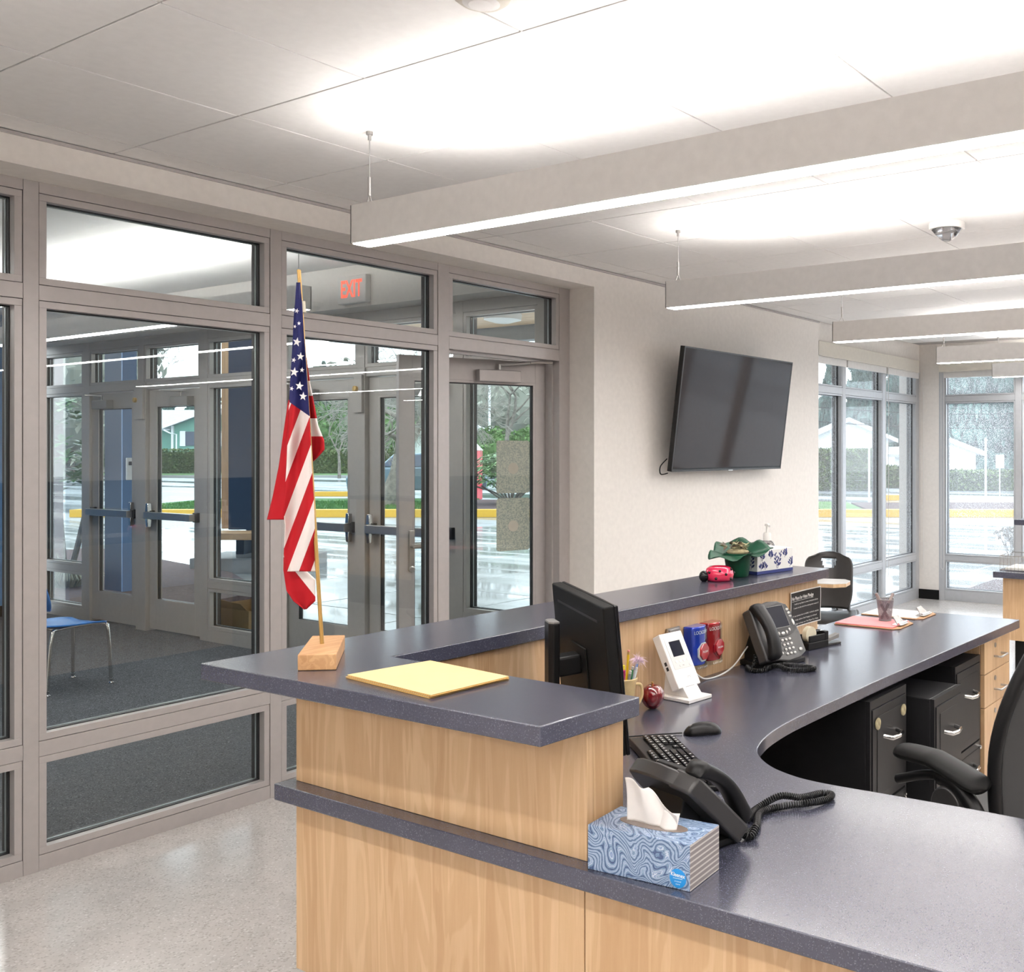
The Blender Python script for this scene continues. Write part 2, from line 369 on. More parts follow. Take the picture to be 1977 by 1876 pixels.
# ---- the glazed door leaf standing open into the vestibule = door_1 (local: hinge at origin, leaf runs along +x)
def door_leaf(name, loc, rz, W_, fm='frame', glassm='glass', z1=2.10, st=.105):
    d = struct(thing(name, None, None, loc, rz)); t = .022
    for x0, x1 in ((.004, st), (W_-st, W_-.004)): B(x0, x1, -t, t, .02, z1).build('stile', fm, d, local=True, bevel=.0015)
    B(st, W_-st, -t, t, z1-.13, z1).build('top_rail', fm, d, local=True, bevel=.0015)
    B(st, W_-st, -t, t, .02, .27).build('bottom_rail', fm, d, local=True, bevel=.0015)
    mb = MB()
    for y0, y1 in ((-t-.0, -t+.008), (t-.008, t)):
        mb.box(st, st+.014, y0, y1, .27, z1-.13).box(W_-st-.014, W_-st, y0, y1, .27, z1-.13).box(st+.014, W_-st-.014, y0, y1, .27, .284).box(st+.014, W_-st-.014, y0, y1, z1-.144, z1-.13)
    mb.build('glazing_stop', fm, d, local=True)
    ga = MB().box(st, st+.02, -.012, .012, .27, z1-.13).box(W_-st-.02, W_-st, -.012, .012, .27, z1-.13).box(st, W_-st, -.012, .012, .27, .286).box(st, W_-st, -.012, .012, z1-.15, z1-.13)
    ga.build('gasket', 'gasket', d, local=True)
    B(st+.005, W_-st-.005, -.003, .003, .275, z1-.135).build('glass_pane', glassm, d, local=True)
    return d
d1 = door_leaf('door_1', (-4.335, 4.735, 0), 180+70.4, .935, 'frame', z1=2.118, st=.08)
# hardware on the open leaf (room side of the leaf is local -y ... +y chosen by hinge hand)
S = 1
mb = MB().box(.70, .79, 0, 0, 0, 0)
cl = B(.20, .47, .022, .075, 1.985, 2.055).build('closer', 'frame', d1, local=True, bevel=.004)
MB().tube([(.33, .05, 2.06), (.33, .05, 2.09)], .012).tube([(.33, .05, 2.085), (.19, .17, 2.10), ], .009).tube([(.19, .17, 2.10), (.02, .13, 2.112)], .008).build('closer_arm', 'steel', d1, local=True)
for s_ in (.024, -.024):
    q = 1 if s_ > 0 else -1
    B(.843, .875, min(s_, s_+q*.008), max(s_, s_+q*.008), .90, 1.12).build('lock_plate', 'steel', d1, local=True, bevel=.003)
    MB().tube([(.86, s_, 1.03), (.86, s_+q*.05, 1.03), (.85, s_+q*.055, 1.03), (.74, s_+q*.055, 1.03)], .010, 10).build('lever_handle', 'steel', d1, local=True, smooth=40)
    MB().lathe([(.018, 0), (.018, .012), (.012, .014)], 20, T=Matrix.Translation((.86, s_, .90)) @ Matrix.Rotation(-q*math.pi/2, 4, 'X')).build('lock_cylinder', 'steel', d1, local=True)
# two weathered notices stuck on its glass
for nme, zc, lab in (('upper', 1.475, 'upper of two faded grey notices taped to the open glass door'), ('lower', 1.125, 'lower of two faded grey notices taped to the open glass door')):
    o = MB().prism([(.115, -.16), (.315, -.16), (.325, -.15), (.325, .15), (.315, .16), (.115, .16), (.105, .15), (.105, -.15)], 0, .0015, T=Matrix.Translation((0, -.0035 if 1 else 0, zc)) @ Matrix.Rotation(math.pi/2, 4, 'X'))
    m_, nt_, p_ = nm('faded_notice'); v_ = mapped(nt_, (1, 1, 1)); f_ = noise(nt_, v_, 130, 4, 0, .7); f2_ = noise(nt_, v_, 9, 2)
    cc = mix(nt_, ramp(nt_, f_, [(.45, (0, 0, 0)), (.55, (1, 1, 1))]), (.46, .46, .41), (.74, .70, .58)); nt_.links.new(cc, p_.inputs['Base Color']); p_.inputs['Roughness'].default_value = .7
    nt2 = thing('notice', lab, 'notice', d1.location, 180+70.4)
    o.build('sheet', m_, nt2, local=True)
    mm = MB()
    Tt = frame_T((.2975, .0002, zc), (-1, 0, 0), (0, 0, 1))
    MB().lathe([(.034, 0), (.034, .0012)], 24, T=Matrix.Translation((.215, -.0025, zc-.01)) @ Matrix.Rotation(math.pi/2, 4, 'X')).build('seal_mark', mat('faded_red_ink', (.64, .57, .48), .8), nt2, local=True)
# ---- vestibule outer storefront = window_2 with doors
YW = 4.79
w2 = struct(thing('window_2', None, None, (-7.4, YW, 0)))
bars(w2, 'x', YW, [(-4.45, -4.315), (-5.19, -5.12), (-7.13, -7.05), (-8.22, -8.11), (-10.14, -10.02), (-11.0, -10.93)], 'frame2')
for a0, a1 in ((-9.22, -9.02), (-6.24, -6.09)):
    fbox(MB(), 'x', YW, a0+.02, a1-.02, 0, 2.17, -.01, .11).build('centre_post', 'frame2', w2, bevel=.002)
    B(a0+.03, a1-.03, YW-.03, YW-.01, 1.85, 2.12).build('post_cover', 'frame2', w2, bevel=.002)
    MB().lathe([(.022, 0), (.022, .018), (.014, .022)], 16, T=Matrix.Translation((a0+.06, YW-.03, 2.02)) @ Matrix.Rotation(math.pi/2, 4, 'X')).build('key_switch', 'gold', w2)
for a0, a1, side in ((-5.12, -4.45, 1), (-8.11, -7.13, 1), (-10.93, -10.14, 1)):
    rail(w2, 'x', YW, a0, a1, 0, .10, 'frame2', name='sill_rail'); rail(w2, 'x', YW, a0, a1, .44, .495, 'frame2'); rail(w2, 'x', YW, a0, a1, 2.12, 2.175, 'frame2'); rail(w2, 'x', YW, a0, a1, 2.50, 2.577, 'frame2', name='head_rail')
    opening(w2, 'x', YW, a0, a1, .10, .44, 'frame2'); opening(w2, 'x', YW, a0, a1, .495, 2.12, 'frame2'); opening(w2, 'x', YW, a0, a1, 2.175, 2.50, 'frame2')
for a0, a1 in ((-7.05, -6.165), (-6.165, -5.19), (-10.02, -9.12), (-9.12, -8.22)):
    rail(w2, 'x', YW, a0, a1, 2.11, 2.175, 'frame2'); rail(w2, 'x', YW, a0, a1, 2.50, 2.577, 'frame2', name='head_rail')
for c_, a0, a1 in ((-6.165, -7.05, -5.19), (-9.12, -10.02, -8.22)):
    fbox(MB(), 'x', YW, c_-.04, c_+.04, 2.175, 2.577, 0, .114).build('mullion', 'frame2', w2)
    opening(w2, 'x', YW, a0, c_-.04, 2.175, 2.50, 'frame2'); opening(w2, 'x', YW, c_+.04, a1, 2.175, 2.50, 'frame2')
def outer_leaf(name, x0, x1, hinge):
    W_ = x1-x0; d = door_leaf(name, (x0, YW+.045, 0), 0, W_, 'frame2')
    B(.05, W_-.05, -.105, -.055, .985, 1.045).build('panic_bar', 'steel', d, local=True, bevel=.004)
    L_ = .06 if hinge > 0 else W_-.06
    for xx in (.03, W_-.09): B(xx, xx+.06, -.055, -.022, .975, 1.055).build('bar_bracket', 'graph', d, local=True, bevel=.003)
    if name in ('door_5', 'door_3', 'door_4', 'door_2'):
        xl = .055 if hinge > 0 else W_-.055
        MB().lathe([(.028, 0), (.023, .075)], 4, T=Matrix.Translation((xl, -.06, 1.045))@Matrix.Rotation(math.pi/4, 4, 'Z')).lathe([(.022, -.075), (.028, 0)], 4, T=Matrix.Translation((xl, -.06, .985))@Matrix.Rotation(math.pi/4, 4, 'Z')).build('latch_cover', 'chrome', d, local=True, smooth=50, bevel=.004)
    cx_ = W_-.38 if hinge > 0 else .12
    B(cx_, cx_+.26, -.085, -.022, 1.955, 2.035).build('closer', 'grayp', d, local=True, bevel=.005)  # darker grey than the frame: the closer's shade is in its colour
    MB().tube([(cx_+.13, -.06, 2.035), (cx_+.13, -.06, 2.075), (cx_+.03, -.15, 2.08), (cx_+.2 if hinge > 0 else cx_-.06, -.05, 2.085)], .009).build('closer_arm', 'steel', d, local=True)
    return d
outer_leaf('door_2', -10.02, -9.205, -1); outer_leaf('door_3', -9.035, -8.22, 1)
outer_leaf('door_4', -7.05, -6.225, -1); outer_leaf('door_5', -6.105, -5.19, 1)
# ---- vestibule walls
struct(MB().box(-11.09, -4.31, 4.60, 4.93, 2.577, 2.97).build('wall_vestibule_front', 'wall'))
struct(B(-11.09, -11.0, -1.4, 4.6, 0, 2.87).build('wall_vestibule_left', 'blue_wall'))
struct(B(-11.09, -4.31, -1.4, -1.25, 0, 2.87).build('wall_vestibule_back', 'wall'))
struct(B(-11.0, -10.98, -1.25, 4.6, 0, .10).build('baseboard_vestibule', 'black_m'))
struct(MB().box(-4.32, -4.311, -1.25, 4.81, 2.577, 2.88).build('wall_vestibule_right', 'wall'))
# ---- side windows past the television = window_3
XS = -4.06
w3 = struct(thing('window_3', None, None, (XS, 9, 0)))
V3 = [(7.815, 7.86), (8.40, 8.46), (9.30, 9.37), (10.19, 10.32)]
bars(w3, 'y', XS, V3, 'frame3', z1=2.50)
for (a, b), (c_, d_) in zip(V3[:-1], V3[1:]):
    rail(w3, 'y', XS, b, c_, 0, .10, 'frame3', name='sill_rail'); rail(w3, 'y', XS, b, c_, .42, .475, 'frame3'); rail(w3, 'y', XS, b, c_, 2.09, 2.15, 'frame3'); rail(w3, 'y', XS, b, c_, 2.46, 2.50, 'frame3', name='head_rail')
    opening(w3, 'y', XS, b, c_, .10, .42, 'frame3', 'glassrain', .014); opening(w3, 'y', XS, b, c_, .475, 2.09, 'frame3', 'glassrain', .014); opening(w3, 'y', XS, b, c_, 2.15, 2.46, 'frame3', 'glassrain', .014)
# ---- far windows = window_4
YF = 10.27
w4 = struct(thing('window_4', None, None, (-1, YF, 0)))
V4 = [(-3.84, -3.775)]+[(-3.03+.86*k, -2.965+.86*k) for k in range(8)]
bars(w4, 'x', YF, V4, 'frame3', z1=2.50)
for (a, b), (c_, d_) in zip(V4[:-1], V4[1:]):
    rail(w4, 'x', YF, b, c_, 0, .11, 'frame3', name='sill_rail'); rail(w4, 'x', YF, b, c_, .42, .475, 'frame3'); rail(w4, 'x', YF, b, c_, 2.09, 2.15, 'frame3'); rail(w4, 'x', YF, b, c_, 2.46, 2.50, 'frame3', name='head_rail')
    opening(w4, 'x', YF, b, c_, .11, .42, 'frame3', 'glassrain', .014); opening(w4, 'x', YF, b, c_, .475, 2.09, 'frame3', 'glassrain', .014); opening(w4, 'x', YF, b, c_, 2.15, 2.46, 'frame3', 'glassrain', .014)
struct(MB().box(-4.31, 5.1, 10.27, 10.55, 2.50, 2.706).box(3.1, 5.1, 10.27, 10.55, 0, 2.50).box(-4.06, -3.84, 10.27, 10.42, 0, 2.50).box(-4.31, -4.06, 10.32, 10.42, 0, 2.5).build('wall_far', 'wall'))
struct(B(-4.062, -3.838, 10.255, 10.272, 0, .10).build('baseboard_corner', 'black_m'))
# roller blinds in their fascia boxes
def blind(loc, label, fas, rl, cords):
    t = thing('roller_blind', label, 'blind', loc, group='roller blinds above the windows')
    fas.build('fascia', 'blind', t, bevel=.002); rl.build('roller', 'white', t, smooth=40)
    for c_ in cords:
        MB().tube([(c_[0], c_[1], 2.42), (c_[0], c_[1], .35), (c_[0]+.03, c_[1]-.02, .33), (c_[0]+.04, c_[1]-.02, .36), (c_[0]+.035, c_[1]-.015, 2.42)], .0025, 6).build('bead_chain', 'lightpl', t)
blind((-4.0, 9.1, 2.4), 'long ivory roller blind box above the three narrow side windows', MB().box(-4.022, -4.004, 7.815, 10.13, 2.40, 2.525).box(-4.058, -4.022, 7.815, 10.13, 2.51, 2.525).box(-4.058, -4.022, 10.115, 10.13, 2.40, 2.51),
      MB().box(-4.052, -4.03, 7.82, 8.42, 2.34, 2.50).box(-4.052, -4.03, 8.45, 9.33, 2.34, 2.50).box(-4.052, -4.03, 9.36, 10.18, 2.34, 2.50), [(-4.04, 9.335), (-4.03, 10.23)])
blind((-1, 10.2, 2.4), 'long ivory roller blind box above the far row of windows', MB().box(-3.80, 3.1, 10.155, 10.175, 2.40, 2.525).box(-3.80, 3.1, 10.175, 10.268, 2.51, 2.525).box(-3.80, -3.785, 10.175, 10.268, 2.40, 2.51),
      MB().box(-3.77, -3.02, 10.23, 10.25, 2.34, 2.50).box(-2.99, 3.0, 10.23, 10.25, 2.34, 2.50), [(-3.79, 10.2)])
# ---- walls out of frame
struct(MB().box(5.0, 5.1, -4.1, 10.55, 1.2, 2.706).build('wall_right', 'wall'))
struct(MB().box(4.995, 5.1, -4.1, 10.55, 0, 1.2).build('wall_right', 'navy'))
struct(B(-4.31, 5.1, -4.2, -4.1, 0, 2.706).build('wall_near', 'wall'))
struct(MB().box(-11.1, 5.2, -4.2, 4.96, 2.975, 3.1).box(-4.35, 5.2, 4.96, 10.6, 2.81, 3.1).build('roof', 'grayp'))
# ================================================================ PENDANT LIGHTS
LX0, LX1 = -3.01, 3.2
def pendant(y0, label, x0=LX0, x1=LX1, zb=2.297, zt=2.430, zc=2.69, cabs=None, grp='linear pendant lights under the lobby ceiling'):
    t = thing('pendant_light', label, 'ceiling light', ((x0+x1)/2, y0+.04, zb), 0, grp)
    mb = MB().box(x0, x1, y0, y0+.006, zb, zt).box(x0, x1, y0+.076, y0+.082, zb, zt).box(x0, x0+.004, y0, y0+.082, zb, zt).box(x1-.004, x1, y0, y0+.082, zb, zt).box(x0+.005, x1-.005, y0+.007, y0+.075, (zb+zt)/2-.004, (zb+zt)/2+.004)
    mb.build('housing', 'white', t)
    B(x0+.005, x1-.005, y0+.007, y0+.075, zb-.002, zb+.004).build('lower_diffuser', 'lamp_low', t)
    B(x0+.22, x1-.005, y0+.012, y0+.070, zt-.012, zt-.006).build('upper_diffuser', 'lamp_up', t)
    for xc in (cabs or (x0+.05, 0.1, x1-.05)):
        yc = y0+.041
        MB().tube([(xc, yc, zc), (xc, yc, zt+.07)], .0018, 6).tube([(xc, yc, zc-.012), (xc, yc, zc)], .012, 10).tube([(xc, yc, zc-.03), (xc, yc, zc-.012)], .006, 8).build('suspension_cable', 'steel', t)
        MB().tube([(xc, yc, zt+.035), (xc, yc, zt+.10)], .006, 8).tube([(xc-.0, yc, zt+.04), (xc+.016, yc, zt), ], .0022, 6).tube([(xc, yc, zt+.04), (xc-.016, yc, zt)], .0022, 6).build('cable_gripper', 'steel', t, smooth=40)
    return t
for y0, lab in ((2.295, 'nearest long white linear pendant light running in from the right edge'), (4.175, 'second nearest white linear pendant light, its end before the television'),
                (6.07, 'third white linear pendant light, ending above the side windows'), (7.985, 'fourth white linear pendant light, ending before the far corner'),
                (9.80, 'farthest white linear pendant light, over the far windows'), (.40, 'white linear pendant light above the photographer'), (-1.5, 'white linear pendant light behind the photographer'), (-3.3, 'rearmost white linear pendant light by the near wall')):
    pendant(y0, lab, x0=LX0 if y0 < 9 else -3.12)
pendant(3.58, 'white linear pendant light hanging in the vestibule behind the glass', x0=-9.4, x1=-5.15, zb=2.385, zt=2.52, zc=2.87, cabs=(-9.3, -5.21), grp=None)
pendant(1.2, 'white linear pendant light further back in the vestibule', x0=-9.4, x1=-5.15, zb=2.385, zt=2.52, zc=2.87, cabs=(-9.3, -5.21), grp=None)
# ceiling detectors
t = thing('smoke_detector', 'round off-white smoke detector on the ceiling at the top edge', 'smoke detector', (-1.808, 1.75, 2.69))
MB().lathe([(.052, -.04), (.068, -.028), (.075, -.010), (.075, 0)], 28, T=Matrix.Translation(t.location)).build('housing', 'blind', t, smooth=40)
MB().lathe([(.03, -.046), (.045, -.041)], 20, T=Matrix.Translation(t.location)).build('grille', 'white', t)
t = thing('fire_strobe', 'round white fire alarm strobe on the ceiling between two pendant lights', 'alarm strobe', (-1.75, 4.79, 2.69))
MB().lathe([(.085, -.03), (.088, -.02), (.088, 0)], 28, T=Matrix.Translation(t.location)).build('base', 'wht', t, smooth=40)
MB().lathe([(.02, -.085), (.05, -.06), (.075, -.031)], 24, T=Matrix.Translation(t.location)).build('lens', 'clear', t, smooth=60)
MB().box(-1.765, -1.735, 4.785, 4.795, 2.61, 2.66).box(-1.795, -1.705, 4.78, 4.80, 2.655, 2.66).build('flash_tube', 'steel', t)
# EXIT sign over the vestibule doors
t = thing('exit_sign', 'white exit sign with red letters on the vestibule wall', 'exit sign', (-5.965, 4.6, 2.60))
B(-6.115, -5.815, 4.555, 4.6, 2.597, 2.787).build('housing', 'wht', t, bevel=.006)
mb = MB(); put_text(mb, 'EXIT', .165, frame_T((-5.965, 4.5535, 2.692), (1, 0, 0), (0, 0, 1)), .225, bold=.004); mb.build('lettering', 'exitred', t)
# ================================================================ RECEPTION DESK
U, L = 1.067, .762
def counter(name, poly, z0, z1, label, cat='worktop'):
    me = MB().prism(poly, z0, z1)
    o = me.build(name, 'stone', loc=(poly[0][0], poly[0][1], z0), bevel=.0025, smooth=25); return tag(o, label, cat)
desk = thing('reception_desk', 'maple reception desk body under the speckled worktops', 'desk', (-1.7, 2.2, 0))
fy = 1.54
# front panels (seams 3 mm)
def panel(x0, x1, y0, y1, z0, z1): return B(x0, x1, y0, y1, z0, z1).build('panel', 'wood', desk, bevel=.001)
panel(-2.225, -1.3075, fy, fy+.02, .302, .722); panel(-1.3045, -.30, fy, fy+.02, .302, .722); panel(-.297, .70, fy, fy+.02, .302, .722)
panel(-2.225, -1.3, fy, fy+.02, .7625, 1.028)                        # upper front
panel(-1.32, -1.3, fy+.0205, 1.655, .7625, 1.028)                     # its end, beside the tissue box
panel(-2.205, -1.321, 1.635, 1.655, .7625, 1.028)                     # rear face of the short arm
B(-2.2, .7, fy+.05, fy+.09, 0, .70).build('kick_panel', 'black_m', desk)
B(-2.2, -1.33, fy+.02, 1.635, .7625, 1.026).build('core', 'black_m', desk)
# long arm walls: outer and inner faces
MB().prism([(-2.225, 1.5605), (-2.205, 1.5605), (-2.165, 3.88), (-2.185, 3.88)], .302, 1.028).build('panel', 'wood', desk, bevel=.001)
MB().prism([(-2.055, 1.66), (-2.035, 1.66), (-2.005, 3.88), (-2.025, 3.88)], .03, 1.028).build('panel', 'wood', desk, bevel=.001)
MB().prism([(-2.184, 3.8805), (-2.005, 3.8805), (-2.005, 3.90), (-2.184, 3.90)], .302, 1.028).build('panel', 'wood', desk, bevel=.001)
MB().prism([(-2.19, 1.66), (-2.06, 1.66), (-2.03, 3.86), (-2.16, 3.86)], 0, .30).build('kick_panel', 'black_m', desk)
MB().prism([(-2.02, 1.8), (-1.99, 1.8), (-1.96, 4.82), (-1.99, 4.82)], 0, .72).build('modesty_panel', 'black_m', desk)
counter('transaction_counter', [(-2.344, 1.368), (-1.28, 1.385), (-1.262, 1.661), (-2.024, 1.663), (-1.957, 3.916), (-2.275, 3.93)], 1.028, U, 'raised L-shaped speckled navy transaction counter holding the flag and ladybug', 'counter')
# lower worktop with its curved cut-out
pts0 = [(-.50, 2.236), (-.639, 2.234), (-.786, 2.231), (-.947, 2.223), (-1.084, 2.215), (-1.16, 2.216), (-1.22, 2.228), (-1.285, 2.255), (-1.345, 2.300), (-1.392, 2.355), (-1.420, 2.415), (-1.442, 2.49), (-1.457, 2.58), (-1.466, 2.70), (-1.466, 2.85), (-1.464, 3.1), (-1.455, 3.6), (-1.412, 4.862)]
def smooth_path(pts, n=8):
    P_ = [Vector(p) for p in pts]; out = []
    for i in range(len(P_)-1):
        a = P_[max(i-1, 0)]; b = P_[i]; c_ = P_[i+1]; d_ = P_[min(i+2, len(P_)-1)]
        for k in range(n):
            t = k/n; out.append(.5*((2*b)+(c_-a)*t+(2*a-5*b+4*c_-d_)*t*t+(3*b-a-3*c_+d_)*t**3))
    return out+[P_[-1]]
pts = [(p.x, p.y) for p in smooth_path([(a, b, 0) for a, b in pts0], 5)]
poly = [(-2.251, 1.497), (.75, 1.515), (.75, 2.245)]+pts+[(-2.13, 4.845), (-2.15, 3.925), (-2.0, 3.92), (-2.037, 1.68), (-2.235, 1.68)]
counter('worktop', poly, .722, L, 'long low speckled navy worktop curving round the office chair')
# timber drawer pedestal at the far end, front faces +X
XP = -1.455
ped = thing('drawer_pedestal', 'maple three-drawer pedestal under the far end of the worktop', 'drawer unit', (-1.7, 4.65, 0))
MB().box(-1.95, XP-.02, 4.46, 4.478, .09, .7215).box(-1.95, XP-.005, 4.84, 4.858, .09, .7215).box(-1.95, XP-.02, 4.478, 4.84, .09, .11).box(-1.95, -1.93, 4.478, 4.84, .11, .7215).box(-1.95, XP-.03, 4.478, 4.84, .70, .7215).box(-1.95, XP-.05, 4.47, 4.85, 0, .09).build('carcass', 'wood', ped, bevel=.001)
for z0, z1 in ((.565, .712), (.415, .561), (.10, .411)):
    dr = B(XP-.018, XP, 4.464, 4.842, z0, z1).build('drawer', 'wood', ped, bevel=.0012)
    zc = (z0+z1)/2-.012 if z1-z0 < .2 else z1-.14; yc = 4.655
    MB().tube([(XP, yc-.05, zc), (XP+.032, yc-.05, zc), (XP+.034, yc-.045, zc), (XP+.034, yc+.045, zc), (XP+.032, yc+.05, zc), (XP, yc+.05, zc)], .005, 8).build('handle', 'steel', dr, smooth=50)
    MB().lathe([(.011, 0), (.011, .004), (.005, .005)], 16, T=Matrix.Translation((XP, 4.615, z1-.035)) @ Matrix.Rotation(math.pi/2, 4, 'Y')).build('lock', 'steel', dr)
def filecab(label, xf, y0, y1, zt, hs=1, magnets=False):
    f = thing('filing_cabinet', label, 'filing cabinet', (xf-.25, (y0+y1)/2, 0), 0, 'black filing cabinets under the worktop')
    xb = max(xf-.48, -1.985)+.03
    B(xb, xf-.02, y0, y1, .01, zt).build('body', 'filecab', f, bevel=.004)
    B(xf-.0199, xf-.004, y0, y1, .01, .03).box(xf-.0199, xf-.004, y0, y0+.012, .03, zt).box(xf-.0199, xf-.004, y1-.012, y1, .03, zt).box(xf-.0199, xf-.004, y0+.012, y1-.012, zt-.03, zt).build('front_frame', 'filecab', f)
    zm = zt-.375
    for a, b in ((zm+.004, zt-.032), (.034, zm-.004)):
        d = B(xf-.019, xf, y0+.014, y1-.014, a, b).box(xf, xf+.002, y0+.05, y1-.05, a+.03, b-.03).build('drawer', 'filecab', f, bevel=.002)
        zc = b-.115 if b > .5 else b-.09; yc = (y0+y1)/2
        MB().tube([(xf, yc-.055, zc+.005), (xf+.03, yc-.045, zc), (xf+.036, yc, zc-.002), (xf+.03, yc+.045, zc), (xf, yc+.055, zc+.005)], .0085, 8).build('handle', 'chrome', d, smooth=60)
    MB().lathe([(.010, 0), (.010, .01), (.006, .012)], 14, T=Matrix.Translation((xf, y1-.03, zm-.03)) @ Matrix.Rotation(math.pi/2, 4, 'Y')).build('lock', 'chrome', f)
    if magnets:
        for yy, zz in ((y0+.05, .615), (y1-.045, .615)):
            m_ = MB().lathe([(.021, 0), (.021, .004)], 20, T=Matrix.Translation((xf+.0021, yy, zz)) @ Matrix.Rotation(math.pi/2, 4, 'Y')).build('button_magnet', 'moss', loc=(xf, yy, zz))
            tag(m_, 'round tan magnet on the nearest black cabinet, '+('nearer one' if yy < 3.4 else 'farther one'), 'magnet', 'magnets on the cabinet')
    return f
filecab('black two-drawer filing cabinet nearest the desk curve, two round magnets on it', -1.455, 3.235, 3.56, .70, magnets=True)
filecab('black filing cabinet with a squared handle, standing out from its neighbours', -1.375, 3.64, 3.94, .635)
filecab('black two-drawer filing cabinet against the maple drawer pedestal', -1.465, 4.12, 4.445, .66)
# second desk far right
d2 = thing('reception_desk', 'far maple desk cut off by the right edge of the photo', 'desk', (-1.2, 7.0, 0))
B(-2.06, 1.2, 6.77, 6.79, .302, .722).build('panel', 'wood', d2, bevel=.001)
B(-2.08, -2.06, 6.77, 7.42, .302, .722).build('panel', 'wood', d2, bevel=.001)
B(-2.02, 1.2, 6.85, 6.89, 0, .72).build('kick_panel', 'black_m', d2)
B(-1.93, 1.2, 7.47, 7.49, .302, 1.028).build('panel', 'wood', d2, bevel=.001)
counter('worktop', [(-2.13, 6.71), (1.3, 6.71), (1.3, 7.49), (-2.13, 7.49)], .722, L, 'low speckled worktop of the far desk at the right edge')
counter('transaction_counter', [(-2.20, 7.43), (1.3, 7.43), (1.3, 7.75), (-2.20, 7.75)], 1.028, U, 'raised counter of the far desk, just showing at the right edge', 'counter')
tr = thing('wire_tray', 'low chrome wire letter tray on the far desk', 'tray', (-1.85, 6.95, L))
mb = MB()
for zz in (L+.005, L+.10): mb.tube([(-2.11, 6.8, zz), (-1.76, 6.8, zz), (-1.76, 7.1, zz), (-2.11, 7.1, zz)], .003, 6, closed=True)
mb.build('rim', 'chrome', tr); mb = MB()
for k in range(15): mb.tube([(-2.11+.025*k, 6.8, L+.005), (-2.11+.025*k, 6.8, L+.10)], .0014, 5)
for k in range(12): mb.tube([(-2.11, 6.8+.027*k, L+.10), (-2.11, 6.8+.027*k, L+.005), (-1.76, 6.8+.027*k, L+.005)], .0014, 5)
mb.build('wires', 'chrome', tr)
tag(B(-2.08, -1.78, 6.82, 7.08, L+.006, L+.02).build('paper_stack', 'paper', loc=(-1.9, 6.95, L+.006)), 'stack of white paper lying in the wire tray', 'paper')
# ================================================================ THINGS ON THE RAISED COUNTER
# --- flag on its block
fb = thing('desk_flag', 'small american flag on a gold pole set in a wooden block', 'flag', (-2.09, 1.53, U))
MB().prism([(-2.073, 1.438), (-2.006, 1.491), (-2.196, 1.658), (-2.257, 1.607)], U+.0005, U+.037).build('block', 'wood_h', fb, bevel=.002)
def FP(px, py, d=2.457): 
    v = E(px, d); v.z = ZY(py, d); return v
ptop = FP(577, 521, 2.48); pbot = FP(622, 1246, 2.457)
MB().tube([pbot, ptop], .0047, 12).build('pole', 'goldpole', fb, smooth=50)
MB().tube([pbot.lerp(ptop, .885), pbot.lerp(ptop, .915)], .011, 10).build('clip', 'wax', fb, smooth=50)
# cloth: u,v in photo-proportional flag coordinates (cm-like units of pixels at 2.4 m), folds given by depth
def flagmat():
    m, nt, p = nm('flag_cloth'); uv = nt.nodes.new('ShaderNodeUVMap'); sx = nt.nodes.new('ShaderNodeSeparateXYZ'); nt.links.new(uv.outputs[0], sx.inputs[0])
    fl_ = nt.nodes.new('ShaderNodeMath'); fl_.operation = 'FRACT'; nt.links.new(sx.outputs[0], fl_.inputs[0])
    gt = nt.nodes.new('ShaderNodeMath'); gt.operation = 'GREATER_THAN'; gt.inputs[1].default_value = .5; nt.links.new(fl_.outputs[0], gt.inputs[0])
    cn = nt.nodes.new('ShaderNodeMath'); cn.operation = 'GREATER_THAN'; cn.inputs[1].default_value = 0; nt.links.new(sx.outputs[1], cn.inputs[0])
    c = mix(nt, gt.outputs[0], (.84, .78, .75), (.30, .004, .009)); c = mix(nt, cn.outputs[0], c, (.012, .014, .075))
    nt.links.new(c, p.inputs['Base Color']); p.inputs['Roughness'].default_value = .75
    p.inputs['Specular IOR Level'].default_value = .2
    n = noise(nt, mapped(nt, (1, 1, 1)), 900, 2); b = nt.nodes.new('ShaderNodeBump'); b.inputs['Strength'].default_value = .12; b.inputs['Distance'].default_value = .0005
    nt.links.new(n, b.inputs['Height']); nt.links.new(b.outputs[0], p.inputs['Normal']); return m
FM = flagmat()
def polx(py): return 577+(py-521)/(1246-521)*45
def interp(tab, y):
    if y <= tab[0][0]: return tab[0][1]
    for (a, b), (c_, d_) in zip(tab[:-1], tab[1:]):
        if y <= c_: return b+(d_-b)*(y-a)/(c_-a)
    return tab[-1][1]
def stripe(px, py): return (py-812-2.3*(polx(py)-px))/104.0    # one period = red + white; 0 = start of a white band
def cloth(name, left, right, y0, y1, nu, nv, uvf, depth, lab=None):
    me = bpy.data.meshes.new(name); vs = []; fs = []; uvs = []
    for j in range(nv+1):
        y = y0+(y1-y0)*j/nv; a = interp(left, y); b = interp(right, y)
        for i in range(nu+1):
            x = a+(b-a)*i/nu; d = 2.467+depth(i/nu, y, x); vs.append(FP(x, y, d)-fb.location); uvs.append(uvf(x, y, i/nu))
    for j in range(nv):
        for i in range(nu):
            k = j*(nu+1)+i; fs.append((k, k+nu+1, k+nu+2, k+1))
    me.from_pydata([tuple(v) for v in vs], [], fs); ul = me.uv_layers.new(name='UVMap')
    for lp in me.loops: ul.data[lp.index].uv = uvs[lp.vertex_index]
    me.materials.append(FM); me.polygons.foreach_set('use_smooth', [True]*len(me.polygons))
    o = bpy.data.objects.new(name, me); C.objects.link(o); o.parent = fb
    s = o.modifiers.new('s', 'SOLIDIFY'); s.thickness = .0012
    if lab: o['label'] = lab
    return o
